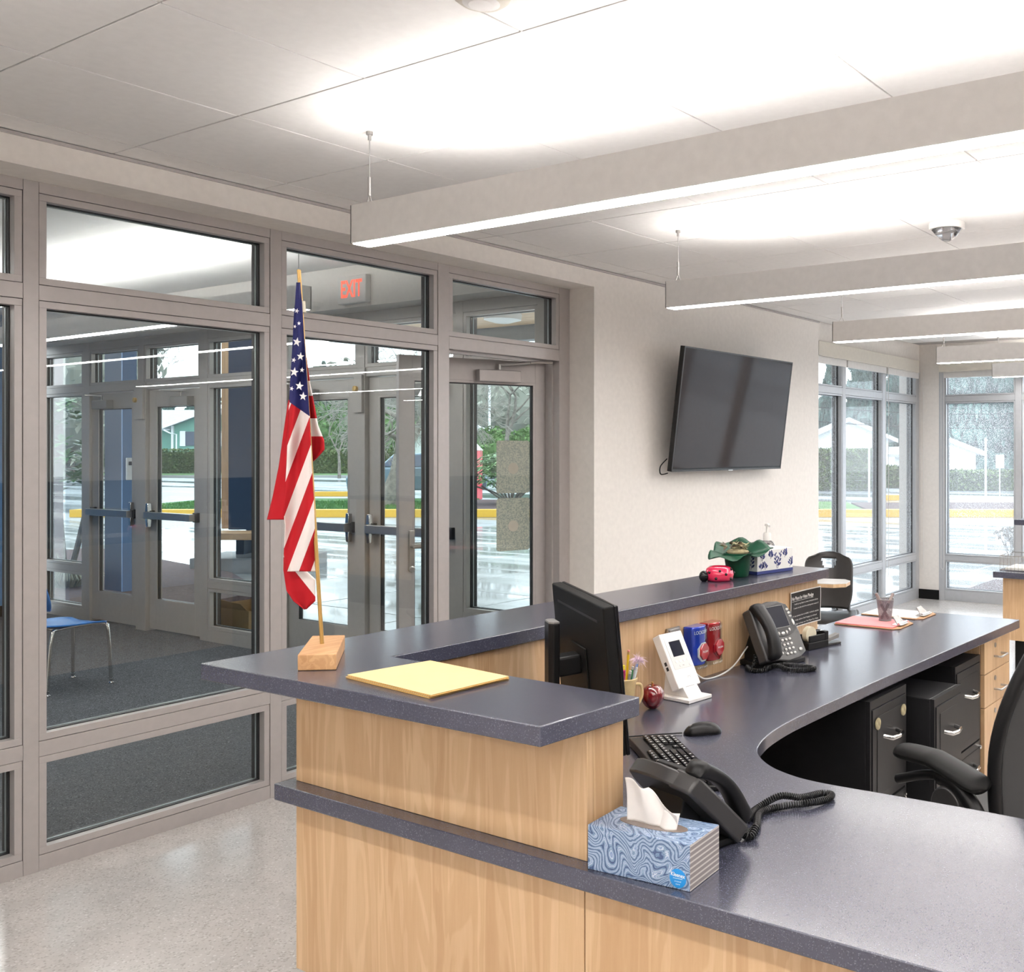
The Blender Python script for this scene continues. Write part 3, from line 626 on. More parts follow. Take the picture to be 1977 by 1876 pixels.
def canton(px, py):
    yb = 777+(px-560)*.70
    return 1 if py < yb else -1
cloth('flag_cloth', [(545, 572), (640, 566), (770, 558), (900, 553), (930, 551), (1000, 549), (1015, 551), (1070, 548), (1100, 553)], [(545, 580), (640, 586), (800, 597), (900, 602), (960, 606), (1050, 609), (1100, 610)], 545, 1103, 26, 230,
      lambda x, y, u: (stripe(x, y)+.5 if True else 0, (777+(x-560)*.70-y)/50), lambda u, y, x: .012*math.sin(u*7+y*.012)*min(1, (y-530)/200)+.004*math.sin(y*.05+u*5)-.012)
cloth('cloth_fold', [(760, 558), (850, 545), (900, 538), (960, 526), (1003, 515)], [(760, 560), (850, 556), (930, 552), (1000, 549.5), (1003, 549)], 772, 1003, 8, 70, lambda x, y, u: (.75, -1), lambda u, y, x: .004-.012*u+.004*math.sin(y*.06+u*3), 'red fold of the flag hanging to the left')
cloth('cloth_tail', [(1068, 548), (1100, 547), (1140, 553), (1160, 566), (1176, 588)], [(1068, 560), (1100, 590), (1118, 609), (1160, 609), (1176, 592)], 1070, 1176, 14, 60, lambda x, y, u: (max(-.45, min(.99, ((y-1112)-1.25*(x-566)+52)/76)), -1), lambda u, y, x: .010*math.sin(u*5+1)+.016, 'red and white lower end of the flag')
cloth('cloth_back', [(690, 590), (760, 594), (900, 601)], [(690, 592), (740, 599), (790, 609), (820, 614), (850, 626), (868, 627), (885, 612), (893, 602)], 690, 893, 10, 70, lambda x, y, u: (.25 if (y < 765 and y > 735) or 806 < y < 842 or 0 else .75, -1) if True else 0, lambda u, y, x: .03+.006*math.sin(u*6), 'red and white edge of the flag showing behind the pole')
# stars sewn on the canton
def star(px, py, r, rot):
    pts_ = []
    for k in range(10):
        a = rot+math.pi*k/5; rr = r if k % 2 == 0 else r*.4; pts_.append(FP(px+rr*math.sin(a)*.92, py-rr*math.cos(a), 2.432))
    n_ = len(pts_); off = Vector((ST, -CT, 0))*.0005
    MB().add(pts_+[p-off*2 for p in pts_], [tuple(range(n_)), tuple(range(2*n_-1, n_-1, -1))]+[(i, n_+i, n_+(i+1) % n_, (i+1) % n_) for i in range(n_)]).build('star', mat_star, fb)
mat_star = mat('white_star_thread', (.85, .82, .80), .7)
for a in ((573, 660, 9, .2), (580, 688, 8, .1), (568, 718, 9.5, .15), (578, 745, 9, .15), (585, 765, 8.5, .1), (567, 695, 5, .3), (563, 750, 4.5, .3), (583, 714, 5, .1), (569, 630, 3.5, .4), (577, 624, 4, 0), (573, 600, 5, .3)): star(*a)
# --- manila folders
for k, (dx, rz, lab) in enumerate(((0, 0, 'lower manila folder of the pair on the counter'), (.006, .6, 'upper manila folder of the pair on the counter'))):
    q = [(-1.917+dx, 1.449), (-1.613+dx, 1.418), (-1.602+dx, 1.635-k*.006), (-1.881+dx, 1.653)]
    z = U+.0006+k*.0045
    f = thing('folder', lab, 'folder', (-1.75, 1.53, U), 0, 'manila folders on the counter')
    MB().prism(q, z, z+.0011).build('back_leaf', 'folder2', f, bevel=.0004)
    MB().prism([(x-.002, y+.001) for x, y in q], z+.0022, z+.0033).build('front_leaf', 'folder', f, bevel=.0004)
# --- ladybug pot
lb = thing('ladybug_pot', 'pink ceramic ladybug pot with black spots', 'ornament', (-2.135, 3.32, U))
def LT(r, a, z): return (-2.135+r*math.cos(a), 3.32+r*math.sin(a), U+z)
MB().lathe([(.045, 0), (.054, .008), (.058, .028), (.050, .048), (.038, .056), (.031, .056), (.033, .050), (.030, .02)], 32, T=Matrix.Translation(lb.location)).build('body', 'ladybug', lb, smooth=50)
MB().ball((-2.17, 3.265, U+.02), (.020, .020, .022), n=16).build('head', 'blackg', lb, smooth=60)
for a, z in ((-70, .014), (-30, .030), (-5, .012), (25, .032), (60, .018), (-100, .036), (-55, .042), (5, .046)):
    a = math.radians(a); r = .0545+.003*(1-abs(z-.028)/.028) if z < .04 else .051
    MB().ball(LT(r, a, z), (.0055, .0055, .0055), n=10).build('spot', 'blackg', lb, smooth=60)
# --- plant in green foil
pl = thing('potted_plant', 'dry plant in a pot wrapped with dark green foil', 'plant', (-2.14, 3.465, U))
TP = Matrix.Translation(pl.location)
MB().lathe([(.040, .001), (.043, .004), (.052, .06), (.056, .095), (.050, .095), (.046, .06)], 24, T=TP).build('pot_wrap', 'green', pl, smooth=40)
def foil(u, v):
    a = 2*math.pi*u; r = .054+.070*v*(1+.30*math.sin(3*a+.5)); z = .088+.022*v*(1+1.3*math.sin(a-.2))+.010*math.sin(7*a)*v
    return (r*math.cos(a), r*math.sin(a), z)
MB().grid(48, 6, foil, T=TP).build('foil_collar', 'green', pl, smooth=60, solid=.0012)
mb = MB()
for k in range(46):
    a = random.uniform(0, 6.28); r = random.uniform(0, .065); cx_, cy_, cz = r*math.cos(a), r*math.sin(a), .112+random.uniform(0, .022)
    T = TP @ Matrix.Translation((cx_, cy_, cz)) @ Euler((random.uniform(-.7, .7), random.uniform(-.7, .7), random.uniform(0, 6))).to_matrix().to_4x4()
    mb.add([(-.016, 0, 0), (0, -.009, .003), (.018, 0, .002), (0, .009, .003)], [(0, 1, 2, 3)], 0 if k % 3 else 1, T)
mb.ball((0, 0, .10), (.045, .045, .014), 0, 12, TP).build('dry_foliage', ['moss', 'darkmoss'], pl, solid=.0008)
# --- white tissue box with navy sprigs
wb = thing('tissue_box', 'white tissue box with navy leaf print and blue base band', 'tissue box', (-2.135, 3.665, U), 80)
wx, wy, wz = .115, .062, .098
B(-wx, wx, -wy, wy, .001, wz).build('carton', 'paper', wb, local=True, bevel=.002)
B(-wx-.0005, wx+.0005, -wy-.0005, wy+.0005, .001, .014).build('base_band', 'navyink', wb, local=True)
MB().prism([(.055*math.cos(a*.524), .022*math.sin(a*.524)) for a in range(12)], wz, wz+.0006).build('slot', 'darkmoss', wb, local=True)
def sprig(mb, T, ox, oy, hgt, lean):
    mb.tube([(ox, oy, .0004), (ox+lean*.5, oy+hgt*.5, .0004), (ox+lean, oy+hgt, .0004)], .0009, 4, T=T)
    for k in range(7):
        t_ = (k+1)/8; bx_, by_ = ox+lean*t_, oy+hgt*t_; s_ = 1 if k % 2 else -1; an = (.9-.5*t_)*s_+math.pi/2
        l = .015*(1.1-.5*t_); c_ = (bx_+math.cos(an)*l*.9, by_+math.sin(an)*l*.9)
        mb.prism([(c_[0]+l*.6*math.cos(an)*math.cos(q*.785)-l*.28*math.sin(an)*math.sin(q*.785), c_[1]+l*.6*math.sin(an)*math.cos(q*.785)+l*.28*math.cos(an)*math.sin(q*.785)) for q in range(8)], .0001, .0005, T=T)
mb = MB(); Tf = frame_T((-wx, -wy-.0002, 0), (1, 0, 0), (0, 0, 1)); Ts = frame_T((-wx-.0002, wy, 0), (0, -1, 0), (0, 0, 1)); Ts2 = frame_T((wx+.0002, -wy, 0), (0, 1, 0), (0, 0, 1))
for a in ((.03, .055, .034, .006), (.05, .018, .026, -.012), (.125, .018, .062, -.012), (.13, .018, .068, .022), (.21, .018, .035, .012), (.022, .018, .02, .01), (.175, .06, .03, .008), (.085, .06, .028, .0)): sprig(mb, Tf, *a)
for T_ in (Ts, Ts2):
    for a in ((.02, .018, .05, -.006), (.055, .018, .055, .014), (.09, .018, .062, .012)): sprig(mb, T_, *a)
mb.build('leaf_print', 'navyink', wb, local=True)['kind'] = 'stuff'
# --- pump bottle behind the white box
pb = thing('pump_bottle', 'clear pump bottle with white pump behind the white tissue box', 'bottle', (-2.215, 3.83, U))
TP = Matrix.Translation(pb.location) @ Matrix.Diagonal((1.1, 1.1, 1.17, 1))
MB().lathe([(.028, 0), (.030, .006), (.030, .08), (.022, .094), (.013, .10)], 24, T=TP).build('bottle', 'clear', pb, smooth=50)
MB().lathe([(.016, .098), (.016, .122), (.013, .127), (.005, .128), (.005, .150), (.009, .151), (.009, .160)], 20, T=TP).tube([(0, 0, .157), (.012, -.012, .158), (.024, -.024, .153)], .0045, 8, T=TP).build('pump', 'wht', pb, smooth=50)
# ================================================================ THINGS ON THE LOW WORKTOP
# --- blue marbled tissue box
kb = thing('tissue_box', 'blue marbled tissue box with a white tissue at the front edge', 'tissue box', (-1.168, 1.581, L), 5.0)
hx, hy, hz = .1135, .0575, .0865
def marble():
    m, nt, p = nm('marbled_blue_print'); v = mapped(nt, (1, 1, 1))
    n1 = nt.nodes.new('ShaderNodeTexNoise'); n1.inputs['Scale'].default_value = 9; n1.inputs['Detail'].default_value = 1.0; n1.inputs['Distortion'].default_value = 1.6; nt.links.new(v, n1.inputs['Vector'])
    ad = nt.nodes.new('ShaderNodeVectorMath'); ad.operation = 'MULTIPLY_ADD'; ad.inputs[1].default_value = (.16, .16, .16); nt.links.new(n1.outputs['Color'], ad.inputs[0]); nt.links.new(v, ad.inputs[2])
    wv = nt.nodes.new('ShaderNodeTexWave'); wv.wave_type = 'RINGS'; wv.inputs['Scale'].default_value = 26; wv.inputs['Distortion'].default_value = 2.2; wv.inputs['Detail'].default_value = 2; wv.inputs['Detail Scale'].default_value = 3
    nt.links.new(ad.outputs[0], wv.inputs['Vector'])
    c = ramp(nt, wv.outputs['Fac'], [(0, (.03, .06, .15)), (.22, (.20, .30, .44)), (.38, (.05, .10, .22)), (.55, (.34, .46, .56)), (.72, (.10, .17, .32)), (.85, (.60, .66, .72)), (1, (.18, .26, .44))])
    nt.links.new(c, p.inputs['Base Color']); p.inputs['Roughness'].default_value = .35; return m
MAR = marble()
mb = MB().box(-hx, hx, -hy, hy, .0005, hz)
def stripes():
    m, nt, p = nm('grey_wavy_stripes'); tc = nt.nodes.new('ShaderNodeTexCoord'); sp = nt.nodes.new('ShaderNodeSeparateXYZ'); nt.links.new(tc.outputs['Object'], sp.inputs[0])
    s = nt.nodes.new('ShaderNodeMath'); s.operation = 'MULTIPLY'; s.inputs[1].default_value = 620; nt.links.new(sp.outputs[2], s.inputs[0])
    s2 = nt.nodes.new('ShaderNodeMath'); s2.operation = 'SINE'; nt.links.new(s.outputs[0], s2.inputs[0])
    c = ramp(nt, s2.outputs[0], [(.25, (.25, .22, .22)), (.75, (.60, .57, .54))]); nt.links.new(c, p.inputs['Base Color']); p.inputs['Roughness'].default_value = .45; return m
ct = mb.build('carton', [MAR, stripes()], kb, local=True, bevel=.0012); ct.data.polygons[3].material_index = 1; ct.data.polygons[5].material_index = 1
slot = [(.078*math.cos(a*math.pi/12)*(1 if abs(math.cos(a*math.pi/12)) < .9 else .97), .024*math.sin(a*math.pi/12)) for a in range(24)]
MB().prism(slot, hz, hz+.0008).build('film_window', mat('brown_film', (.20, .16, .14), .12), kb, local=True)
def tis(u, v):
    x = -.058+.110*u+.008*v*math.sin(7*u); hgt = .080*(1-.06*u-.95*max(0, u-.50))*(1+.05*math.sin(13*u))
    spread = 1+.10*v
    return (x*spread-.004*v, .006*math.sin(9*u+2*v)*(.4+v)+.012*v*(1-v)-.004, hz+hgt*v*(.90+.10*math.cos(3*u)))
MB().grid(40, 14, tis).grid(30, 8, lambda u, v: (-.03+.085*u, .012*math.sin(6*u)+.014*v-.003, hz+.035*v*(1-.2*u))).build('tissue', mat('tissue_paper', (.86, .82, .79), .9), kb, local=True, smooth=70, solid=.0005)
lab_ = MB().lathe([(.0175, 0), (.0175, .0006)], 40, T=frame_T((.088, -hy-.0001, .021), (1, 0, 0), (0, 0, 1)))
lab_.build('round_label', mat('cyan_label', (.005, .23, .60), .4), kb, local=True)
mb = MB(); Tl = frame_T((.088, -hy-.0009, .027), (1, 0, 0), (0, 0, 1)) @ Matrix.Rotation(-.06, 4, 'Z')
put_text(mb, 'Kleenex', .0105, Tl, .030, bold=.0002); put_text(mb, 'trusted', .0042, frame_T((.088, -hy-.0009, .0155), (1, 0, 0), (0, 0, 1)), .014); put_text(mb, 'care', .0042, frame_T((.088, -hy-.0009, .0105), (1, 0, 0), (0, 0, 1)), .009)
mb.box(.078, .098, -hy-.0011, -hy-.0008, .0205, .0212); mb.build('label_lettering', 'paper', kb, local=True)
# --- desk telephones
def coil(mb, path, r, wire, turns, m=0):
    P_ = [Vector(p) for p in path]; seg = [(P_[i+1]-P_[i]).length for i in range(len(P_)-1)]; tot = sum(seg); N = turns*10; out = []
    for k in range(N+1):
        s_ = tot*k/N; i = 0
        while i < len(seg)-1 and s_ > seg[i]: s_ -= seg[i]; i += 1
        t_ = s_/seg[i]; p = P_[i].lerp(P_[i+1], t_); dr = (P_[i+1]-P_[i]).normalized()
        u_ = dr.cross(Vector((0, 0, 1))); u_ = u_.normalized() if u_.length > .01 else Vector((1, 0, 0)); w__ = u_.cross(dr)
        a = 2*math.pi*k/10; out.append(p+(u_*math.cos(a)+w__*math.sin(a))*r)
    return mb.tube(out, wire, 5, m)
def smooth_path(pts, n=8):
    P_ = [Vector(p) for p in pts]; out = []
    for i in range(len(P_)-1):
        a = P_[max(i-1, 0)]; b = P_[i]; c_ = P_[i+1]; d_ = P_[min(i+2, len(P_)-1)]
        for k in range(n):
            t = k/n; out.append(.5*((2*b)+(c_-a)*t+(2*a-5*b+4*c_-d_)*t*t+(3*b-a-3*c_+d_)*t**3))
    return out+[P_[-1]]
def phone(label, loc, rz, cordpath, turns, grp='black desk telephones', tilt=62, sc_=1.0):
    t = thing('desk_phone', label, 'telephone', loc, rz, grp); t.scale = (sc_, sc_, sc_)
    # stand
    MB().prism([(-.095, -.05), (.095, -.05), (.085, .10), (-.085, .10)], .001, .016).build('base', 'black', t, local=True, bevel=.003)
    MB().add([(-.06, .02, .014), (.06, .02, .014), (.06, .095, .014), (-.06, .095, .014), (-.05, .035, .15), (.05, .035, .15), (.05, .05, .15), (-.05, .05, .15)], [(3, 2, 1, 0), (4, 5, 6, 7), (0, 1, 5, 4), (1, 2, 6, 5), (2, 3, 7, 6), (3, 0, 4, 7)]).build('stand_leg', 'black', t, local=True, bevel=.003)
    a = math.radians(tilt)
    F = Matrix.Translation((0, -.052, .022)) @ Matrix.Rotation(a, 4, 'X')   # face plane: x right, y up the face, z out
    W2, Hh = .098, .192
    prof = [(-W2, .02), (-.05, .002), (.0, -.008), (.06, -.004), (W2, .012), (W2+.004, .08), (W2-.004, .15), (W2-.018, .182), (.05, .194), (0, .198), (-.045, .192), (-W2, .175)]
    MB().prism(prof, -.028, .004, T=F).build('body', 'graph', t, local=True, bevel=.004, smooth=35)
    MB().prism([(-.040, .085), (.0, .074), (.03, .072), (.07, .080), (.092, .092), (.094, .15), (.084, .178), (.05, .186), (-.036, .182)], .004, .0055, T=F).build('display_bezel', 'blackg', t, local=True, bevel=.001)
    B(-.030, .062, .105, .176, .0055, .0068, T=F).build('display', 'screen', t, local=True, bevel=.0008)
    ring_ = MB()
    for x0, x1, y0, y1 in ((-.032, .064, .1765, .178), (-.032, .064, .103, .1045), (-.0325, -.031, .104, .177), (.0625, .064, .104, .177)): ring_.box(x0, x1, y0, y1, .0055, .0072, T=F)
    ring_.build('display_trim', 'grayp', t, local=True)
    def key(x, y, rx, ry): MB().ball((x, y, .0055), (rx, ry, .0035), n=10, T=F).build('key', 'btn', t, local=True, smooth=60)
    for r_ in range(4):
        for c_ in range(3): key(.0+.019*c_, .062-.0155*r_, .0058, .0048)
    for x, y, rx, ry in ((-.022, .092, .0042, .0065), (-.004, .086, .0040, .0062), (.017, .084, .009, .0055), (.036, .086, .0042, .0062), (.054, .092, .0042, .0062), (.080, .160, .0062, .0045), (.082, .148, .0062, .0045), (.083, .136, .0062, .0045), (.086, .115, .0048, .011), (-.036, .066, .0045, .011), (-.026, .022, .0085, .006), (.072, .022, .0085, .006)): key(x, y, rx, ry)
    # handset cradle wing and handset on the left
    MB().prism([(-.112, .006), (-.052, .0), (-.044, .19), (-.102, .182)], -.03, .010, T=F).build('cradle', 'graph', t, local=True, bevel=.006, smooth=40)
    hs = []
    def hsec(v):
        y = .004+.186*v; lift = .018+.024*math.sin(math.pi*v)
        th_ = .027-.010*math.sin(math.pi*v)**.6 if 0 < v < 1 else .027
        return y, lift, th_
    vs = []; fs = []; NS = 22; K = 12
    for j in range(NS+1):
        v = j/NS; y, lift, th_ = hsec(v); hw = .027-.005*math.sin(math.pi*v); e = 1 if 0 < j < NS else .55
        for k in range(K):
            an = 2*math.pi*k/K; cx_ = math.copysign(abs(math.cos(an))**.6, math.cos(an)); sy = math.copysign(abs(math.sin(an))**.6, math.sin(an))
            vs.append((-.082+hw*cx_*e, y, lift+th_*sy*.8*e))
    for j in range(NS):
        for k in range(K): fs.append((j*K+k, j*K+(k+1) % K, (j+1)*K+(k+1) % K, (j+1)*K+k))
    fs += [tuple(range(K-1, -1, -1)), tuple(NS*K+k for k in range(K))]
    MB().add(vs, fs, 0, F).build('handset', 'black', t, local=True, smooth=60)
    mi = Matrix.Translation(loc) @ Matrix.Rotation(math.radians(rz), 4, 'Z') @ Matrix.Scale(sc_, 4); inv = mi.inverted()
    coil(MB(), [inv @ p for p in smooth_path(cordpath)], .0062, .0019, turns).build('coiled_cord', 'black', t, local=True, smooth=60)
    return t
Zc = L+.009
phone('black desk phone facing the camera with grey keys and a blank display', (-1.905, 3.36, L), 80.5,
      [(-1.925, 3.245, L+.05), (-1.93, 3.235, Zc), (-1.945, 3.215, Zc), (-1.90, 3.175, Zc), (-1.865, 3.20, Zc), (-1.875, 3.25, Zc+.004), (-1.84, 3.265, Zc+.006), (-1.79, 3.255, Zc), (-1.735, 3.285, Zc), (-1.725, 3.33, Zc), (-1.775, 3.335, Zc), (-1.825, 3.325, Zc), (-1.85, 3.31, Zc+.004)], 92, sc_=1.17)
phone('black desk phone seen from behind, beside the blue marbled tissue box', (-1.205, 1.765, L), 166,
      [(-1.085, 1.83, L+.02), (-1.082, 1.805, Zc), (-1.095, 1.80, Zc+.002), (-1.10, 1.855, Zc), (-1.135, 1.93, Zc), (-1.12, 1.985, Zc), (-1.075, 2.03, Zc+.004), (-1.05, 2.085, Zc), (-1.055, 2.125, Zc), (-1.08, 2.12, Zc), (-1.10, 2.06, Zc+.004), (-1.13, 2.01, Zc+.016), (-1.155, 1.95, Zc), (-1.135, 1.88, Zc+.004)], 120, tilt=45, sc_=1.05)
# --- monitor seen from behind
mo = thing('monitor', 'black flat monitor seen from behind, on a column stand', 'monitor', (-1.708, 2.032, L), 146)
F = Matrix.Translation((0, .0, .262)) @ Matrix.Rotation(math.radians(-5), 4, 'X')
MB().box(-.247, .247, -.006, .022, -.18, .18, T=F).build('back_shell', 'black_m', mo, local=True, bevel=.004)
MB().box(-.247, .247, -.016, -.006, -.18, .18, T=F).build('bezel', 'blackg', mo, local=True, bevel=.003)
B(-.238, .238, -.0175, -.016, -.165, .170, T=F).build('screen', 'screen', mo, local=True)
B(-.19, .19, .0222, .0232, .135, .141, T=F).build('vent_slot', 'gasket', mo, local=True)
MB().box(-.07, .07, .0222, .027, -.07, .05, T=F).build('mount_plate', 'black_m', mo, local=True, bevel=.006)
B(-.03, .03, .027, .10, -.02, .03, T=F).build('arm', 'black', mo, local=True, bevel=.006)
MB().prism([(-.032, .085), (.032, .085), (.034, .102), (.02, .112), (-.02, .112), (-.034, .102)], .012, .372).build('stand_column', 'black', mo, local=True, bevel=.003)
MB().prism([(-.031, .086), (.031, .086), (.033, .101), (.02, .111), (-.02, .111), (-.033, .101)], .372, .376).build('column_cap', 'grayp', mo, local=True)
MB().prism([(-.12, .02), (.12, .02), (.13, .06), (.12, .19), (-.12, .19), (-.13, .06)], .001, .012).build('stand_base', 'black', mo, local=True, bevel=.004)
# --- keyboard
ky = thing('keyboard', 'black keyboard with a numeric pad behind the near phone', 'keyboard', (-1.505, 2.125, L), 141)
KW, KD = .435, .135
MB().add([(-KW/2, -KD/2, .002), (KW/2, -KD/2, .002), (KW/2, KD/2, .002), (-KW/2, KD/2, .002), (-KW/2, -KD/2, .012), (KW/2, -KD/2, .012), (KW/2, KD/2, .022), (-KW/2, KD/2, .022)], [(3, 2, 1, 0), (4, 5, 6, 7), (0, 1, 5, 4), (1, 2, 6, 5), (2, 3, 7, 6), (3, 0, 4, 7)]).build('case', 'black', ky, local=True, bevel=.003)
kp = .0187; key0 = None; lets = []
rows = [(-.052, ['1.25', '1.25', '1.25', '5.5', '1.25', '1.25', '1.5', '1.75']), (-.0333, ['2']+['1']*10+['3']), (-.0146, ['1.75']+['1']*11+['2.25']), (.0041, ['1.5']+['1']*12+['1.5']), (.0228, ['1']*13+['2']), (.047, ['1', '_.9']+['1']*4+['_.4']+['1']*4+['_.4']+['1']*4)]
def addkey(x, y, w_):
    z = .014+(y+KD/2)/KD*.010
    T = Matrix.Translation((x, y, z)) @ Matrix.Rotation(.07, 4, 'X')
    a, b = w_/2-.0010, .0080
    mbk = MB().add([(-a, -b, 0), (a, -b, 0), (a, b, 0), (-a, b, 0), (-a+.0015, -b+.0015, .0055), (a-.0015, -b+.0015, .0055), (a-.0015, b-.001, .0055), (-a+.0015, b-.001, .0055)], [(4, 5, 6, 7), (0, 1, 5, 4), (1, 2, 6, 5), (2, 3, 7, 6), (3, 0, 4, 7)], 0, T)
    mbk.build('keycap', 'blackg', ky, local=True)
    if w_ < .03: lets.append((x-.002, y+.001, z+.0062))
for y, ks in rows:
    x = -KW/2+.010
    for s_ in ks:
        if s_[0] == '_': x += float(s_[1:])*kp; continue
        w_ = float(s_)*kp; addkey(x+w_/2, y, w_); x += w_
for y in (.0228, .0041):
    for k in range(3): addkey(.082+kp*k, y, kp)
for k in range(3): addkey(.082+kp*k, -.052, kp)
addkey(.082+kp, -.0333, kp)
for y in (-.052, -.0333, -.0146, .0041, .0228):
    for k in range(4): addkey(.1455+kp*k, y, kp)
mb = MB()
for x, y, z in lets: mb.box(x-.002, x+.002, y-.0022, y+.0022, z-.0004, z+.0002)
mb.build('key_legends', 'lightpl', ky, local=True)['kind'] = 'stuff'
# --- mouse
ms = thing('mouse', 'black computer mouse with its cable on the worktop', 'mouse', (-1.612, 2.418, L), 47)
def msf(u, v):
    a = math.pi*u; y = -.055+.11*v; hw = .030*(1-abs(2*v-1)**3.2*.45)*(.94+.06*math.cos(6.28*v)); hh = .036*(math.sin(math.pi*(.10+.84*(1-v)**1.0*1.0+.0))**.75)*(1-.0*v)
    hh = .007+.025*math.sin(math.pi*min(1, max(0, .12+.80*v)))**.9
    e = (1-abs(2*v-1)**8)
    return (-hw*math.cos(a)*(.35+.65*e), y, .001+hh*math.sin(a)**.75*(.25+.75*e))
# nose points to local -x
Tm = Matrix.Rotation(math.radians(90), 4, 'Z')
MB().grid(18, 24, msf, T=Tm).build('shell', 'black', ms, local=True, smooth=60, solid=.001)
MB().lathe([(.006, -.003), (.006, .003)], 14, T=Tm @ Matrix.Translation((0, .033, .021)) @ Matrix.Rotation(math.pi/2, 4, 'Y')).build('scroll_wheel', 'grayp', ms, local=True)
mi = (Matrix.Translation(ms.location) @ Matrix.Rotation(math.radians(47), 4, 'Z')).inverted()
pm = smooth_path([(-1.655, 2.378, L+.004), (-1.70, 2.34, L+.003), (-1.745, 2.29, L+.003), (-1.80, 2.23, L+.003), (-1.86, 2.15, L+.003)])
mk = [mi @ p for p in pm]; MB().tube(mk, .0019, 6).build('cable', 'black', ms, local=True, smooth=60)
# --- apple
ap = thing('apple_ornament', 'glossy dark red wooden apple with a stem beside the pencil cup', 'ornament', (-1.9, 2.567, L))
def apf(u, v):
    a = 2*math.pi*u; t = math.pi*v; r = math.sin(t)*(1+.02*math.cos(5*a)*math.cos(t)); R_ = .037
    z = -math.cos(t); wdt = (1+.12*z)*R_
    zz = .038+.039*z
    if v > .88: zz -= (v-.88)*.11; 
    if z < -.75: zz = max(zz, .002)
    return (wdt*r*math.cos(a), wdt*r*math.sin(a), zz)
MB().grid(36, 24, apf, T=Matrix.Translation(ap.location)).build('fruit', 'apple', ap, smooth=180)
MB().tube([(-1.9, 2.567, L+.058), (-1.9, 2.566, L+.074), (-1.897, 2.562, L+.085)], [.0045, .003, .0035], 8).build('stem', 'gold', ap, smooth=50)
# --- pencil cup and its pencils
pc = thing('pencil_cup', 'cream glazed ceramic cup with a rolled rim', 'cup', (-1.935, 2.465, L))
TP = Matrix.Translation(pc.location)
MB().lathe([(.034, .001), (.036, .008), (.033, .05), (.038, .098), (.042, .105), (.0425, .111), (.040, .113), (.037, .108), (.034, .095), (.029, .05), (.030, .01)], 30, T=TP).build('body', 'ceramic', pc, smooth=50)
MB().tube(smooth_path([(.036, .0, .09), (.055, .004, .085), (.06, .006, .055), (.048, .004, .03), (.034, 0, .035)]), .005, 8, T=TP @ Matrix.Rotation(.9, 4, 'Z')).build('handle', 'ceramic', pc, smooth=50)
pens = [('pencil', 'yellow pencil with an eraser, tallest in the ceramic cup', mat('pencil_yellow', (.82, .55, .02), .4), (.0, .004), (.012, .010, .196), .0038),
        ('pen', 'light blue pen topped with a pink feather puff', mat('pen_blue', (.16, .36, .75), .3), (.010, .0), (.038, .022, .166), .0045),
        ('marker', 'fat magenta marker leaning in the ceramic cup', mat('marker_magenta', (.42, .01, .12), .3), (-.004, -.012), (.018, -.022, .140), .0062),
        ('marker', 'yellow highlighter marker in the ceramic cup', mat('marker_yellow', (.85, .72, .05), .4), (-.01, .0), (.0, .0, .150), .006),
        ('pen', 'grey pen beside the magenta marker', mat('pen_grey', (.32, .33, .34), .3), (.004, -.008), (.032, -.006, .138), .0048),
        ('pen', 'white pen with a bright blue grip', mat('pen_white', (.75, .80, .82), .3), (.010, -.004), (.042, .012, .146), .0046),
        ('pen', 'dark purple pen at the monitor side of the cup', mat('pen_purple', (.07, .02, .16), .3), (-.012, -.008), (-.02, -.026, .135), .0046),
        ('pen', 'silver pen at the monitor side of the cup', mat('pen_silver', (.5, .5, .55), .3, .5), (-.014, .0), (-.024, -.012, .155), .0046),
        ('pen', 'dark green pen behind the yellow highlighter', mat('pen_green', (.02, .22, .06), .3), (.0, .012), (.02, .020, .145), .0044)]
for nme, lab, mt, p0, p1, r in pens:
    a = Vector((pc.location.x+p0[0], pc.location.y+p0[1], L+.012)); b = pc.location+Vector(p1)
    g = thing(nme, lab, nme, tuple(a), 0, 'pens and pencils in the ceramic cup')
    MB().tube([a, a.lerp(b, .93)], r, 8).build('barrel', mt, g, smooth=50)
    if nme == 'pencil':
        MB().tube([a.lerp(b, .93), a.lerp(b, .975)], r*1.02, 10).build('ferrule', 'gold', g, smooth=50); MB().tube([a.lerp(b, .975), b], r*.95, 8).build('eraser', 'pink', g, smooth=50)
    else: MB().tube([a.lerp(b, .93), b], r*.85, 8).build('end_cap', 'lightpl' if r < .006 else mt, g, smooth=50)
    if 'feather' in lab:
        mb = MB()
        for k in range(150):
            v = Vector((random.gauss(0, 1), random.gauss(0, 1), random.gauss(0, .6))).normalized()*random.uniform(.016, .036)
            mid = b+v*.55+Vector((0, 0, .004)); e = b+v-Vector((0, 0, .004)); mb.tube([b-(b-a).normalized()*.006, mid, e], [.0006, .0005, .0002], 3)
        mb.build('feather_puff', mat('pale_pink_feather', (.80, .62, .74), .9), g)['kind'] = 'stuff'
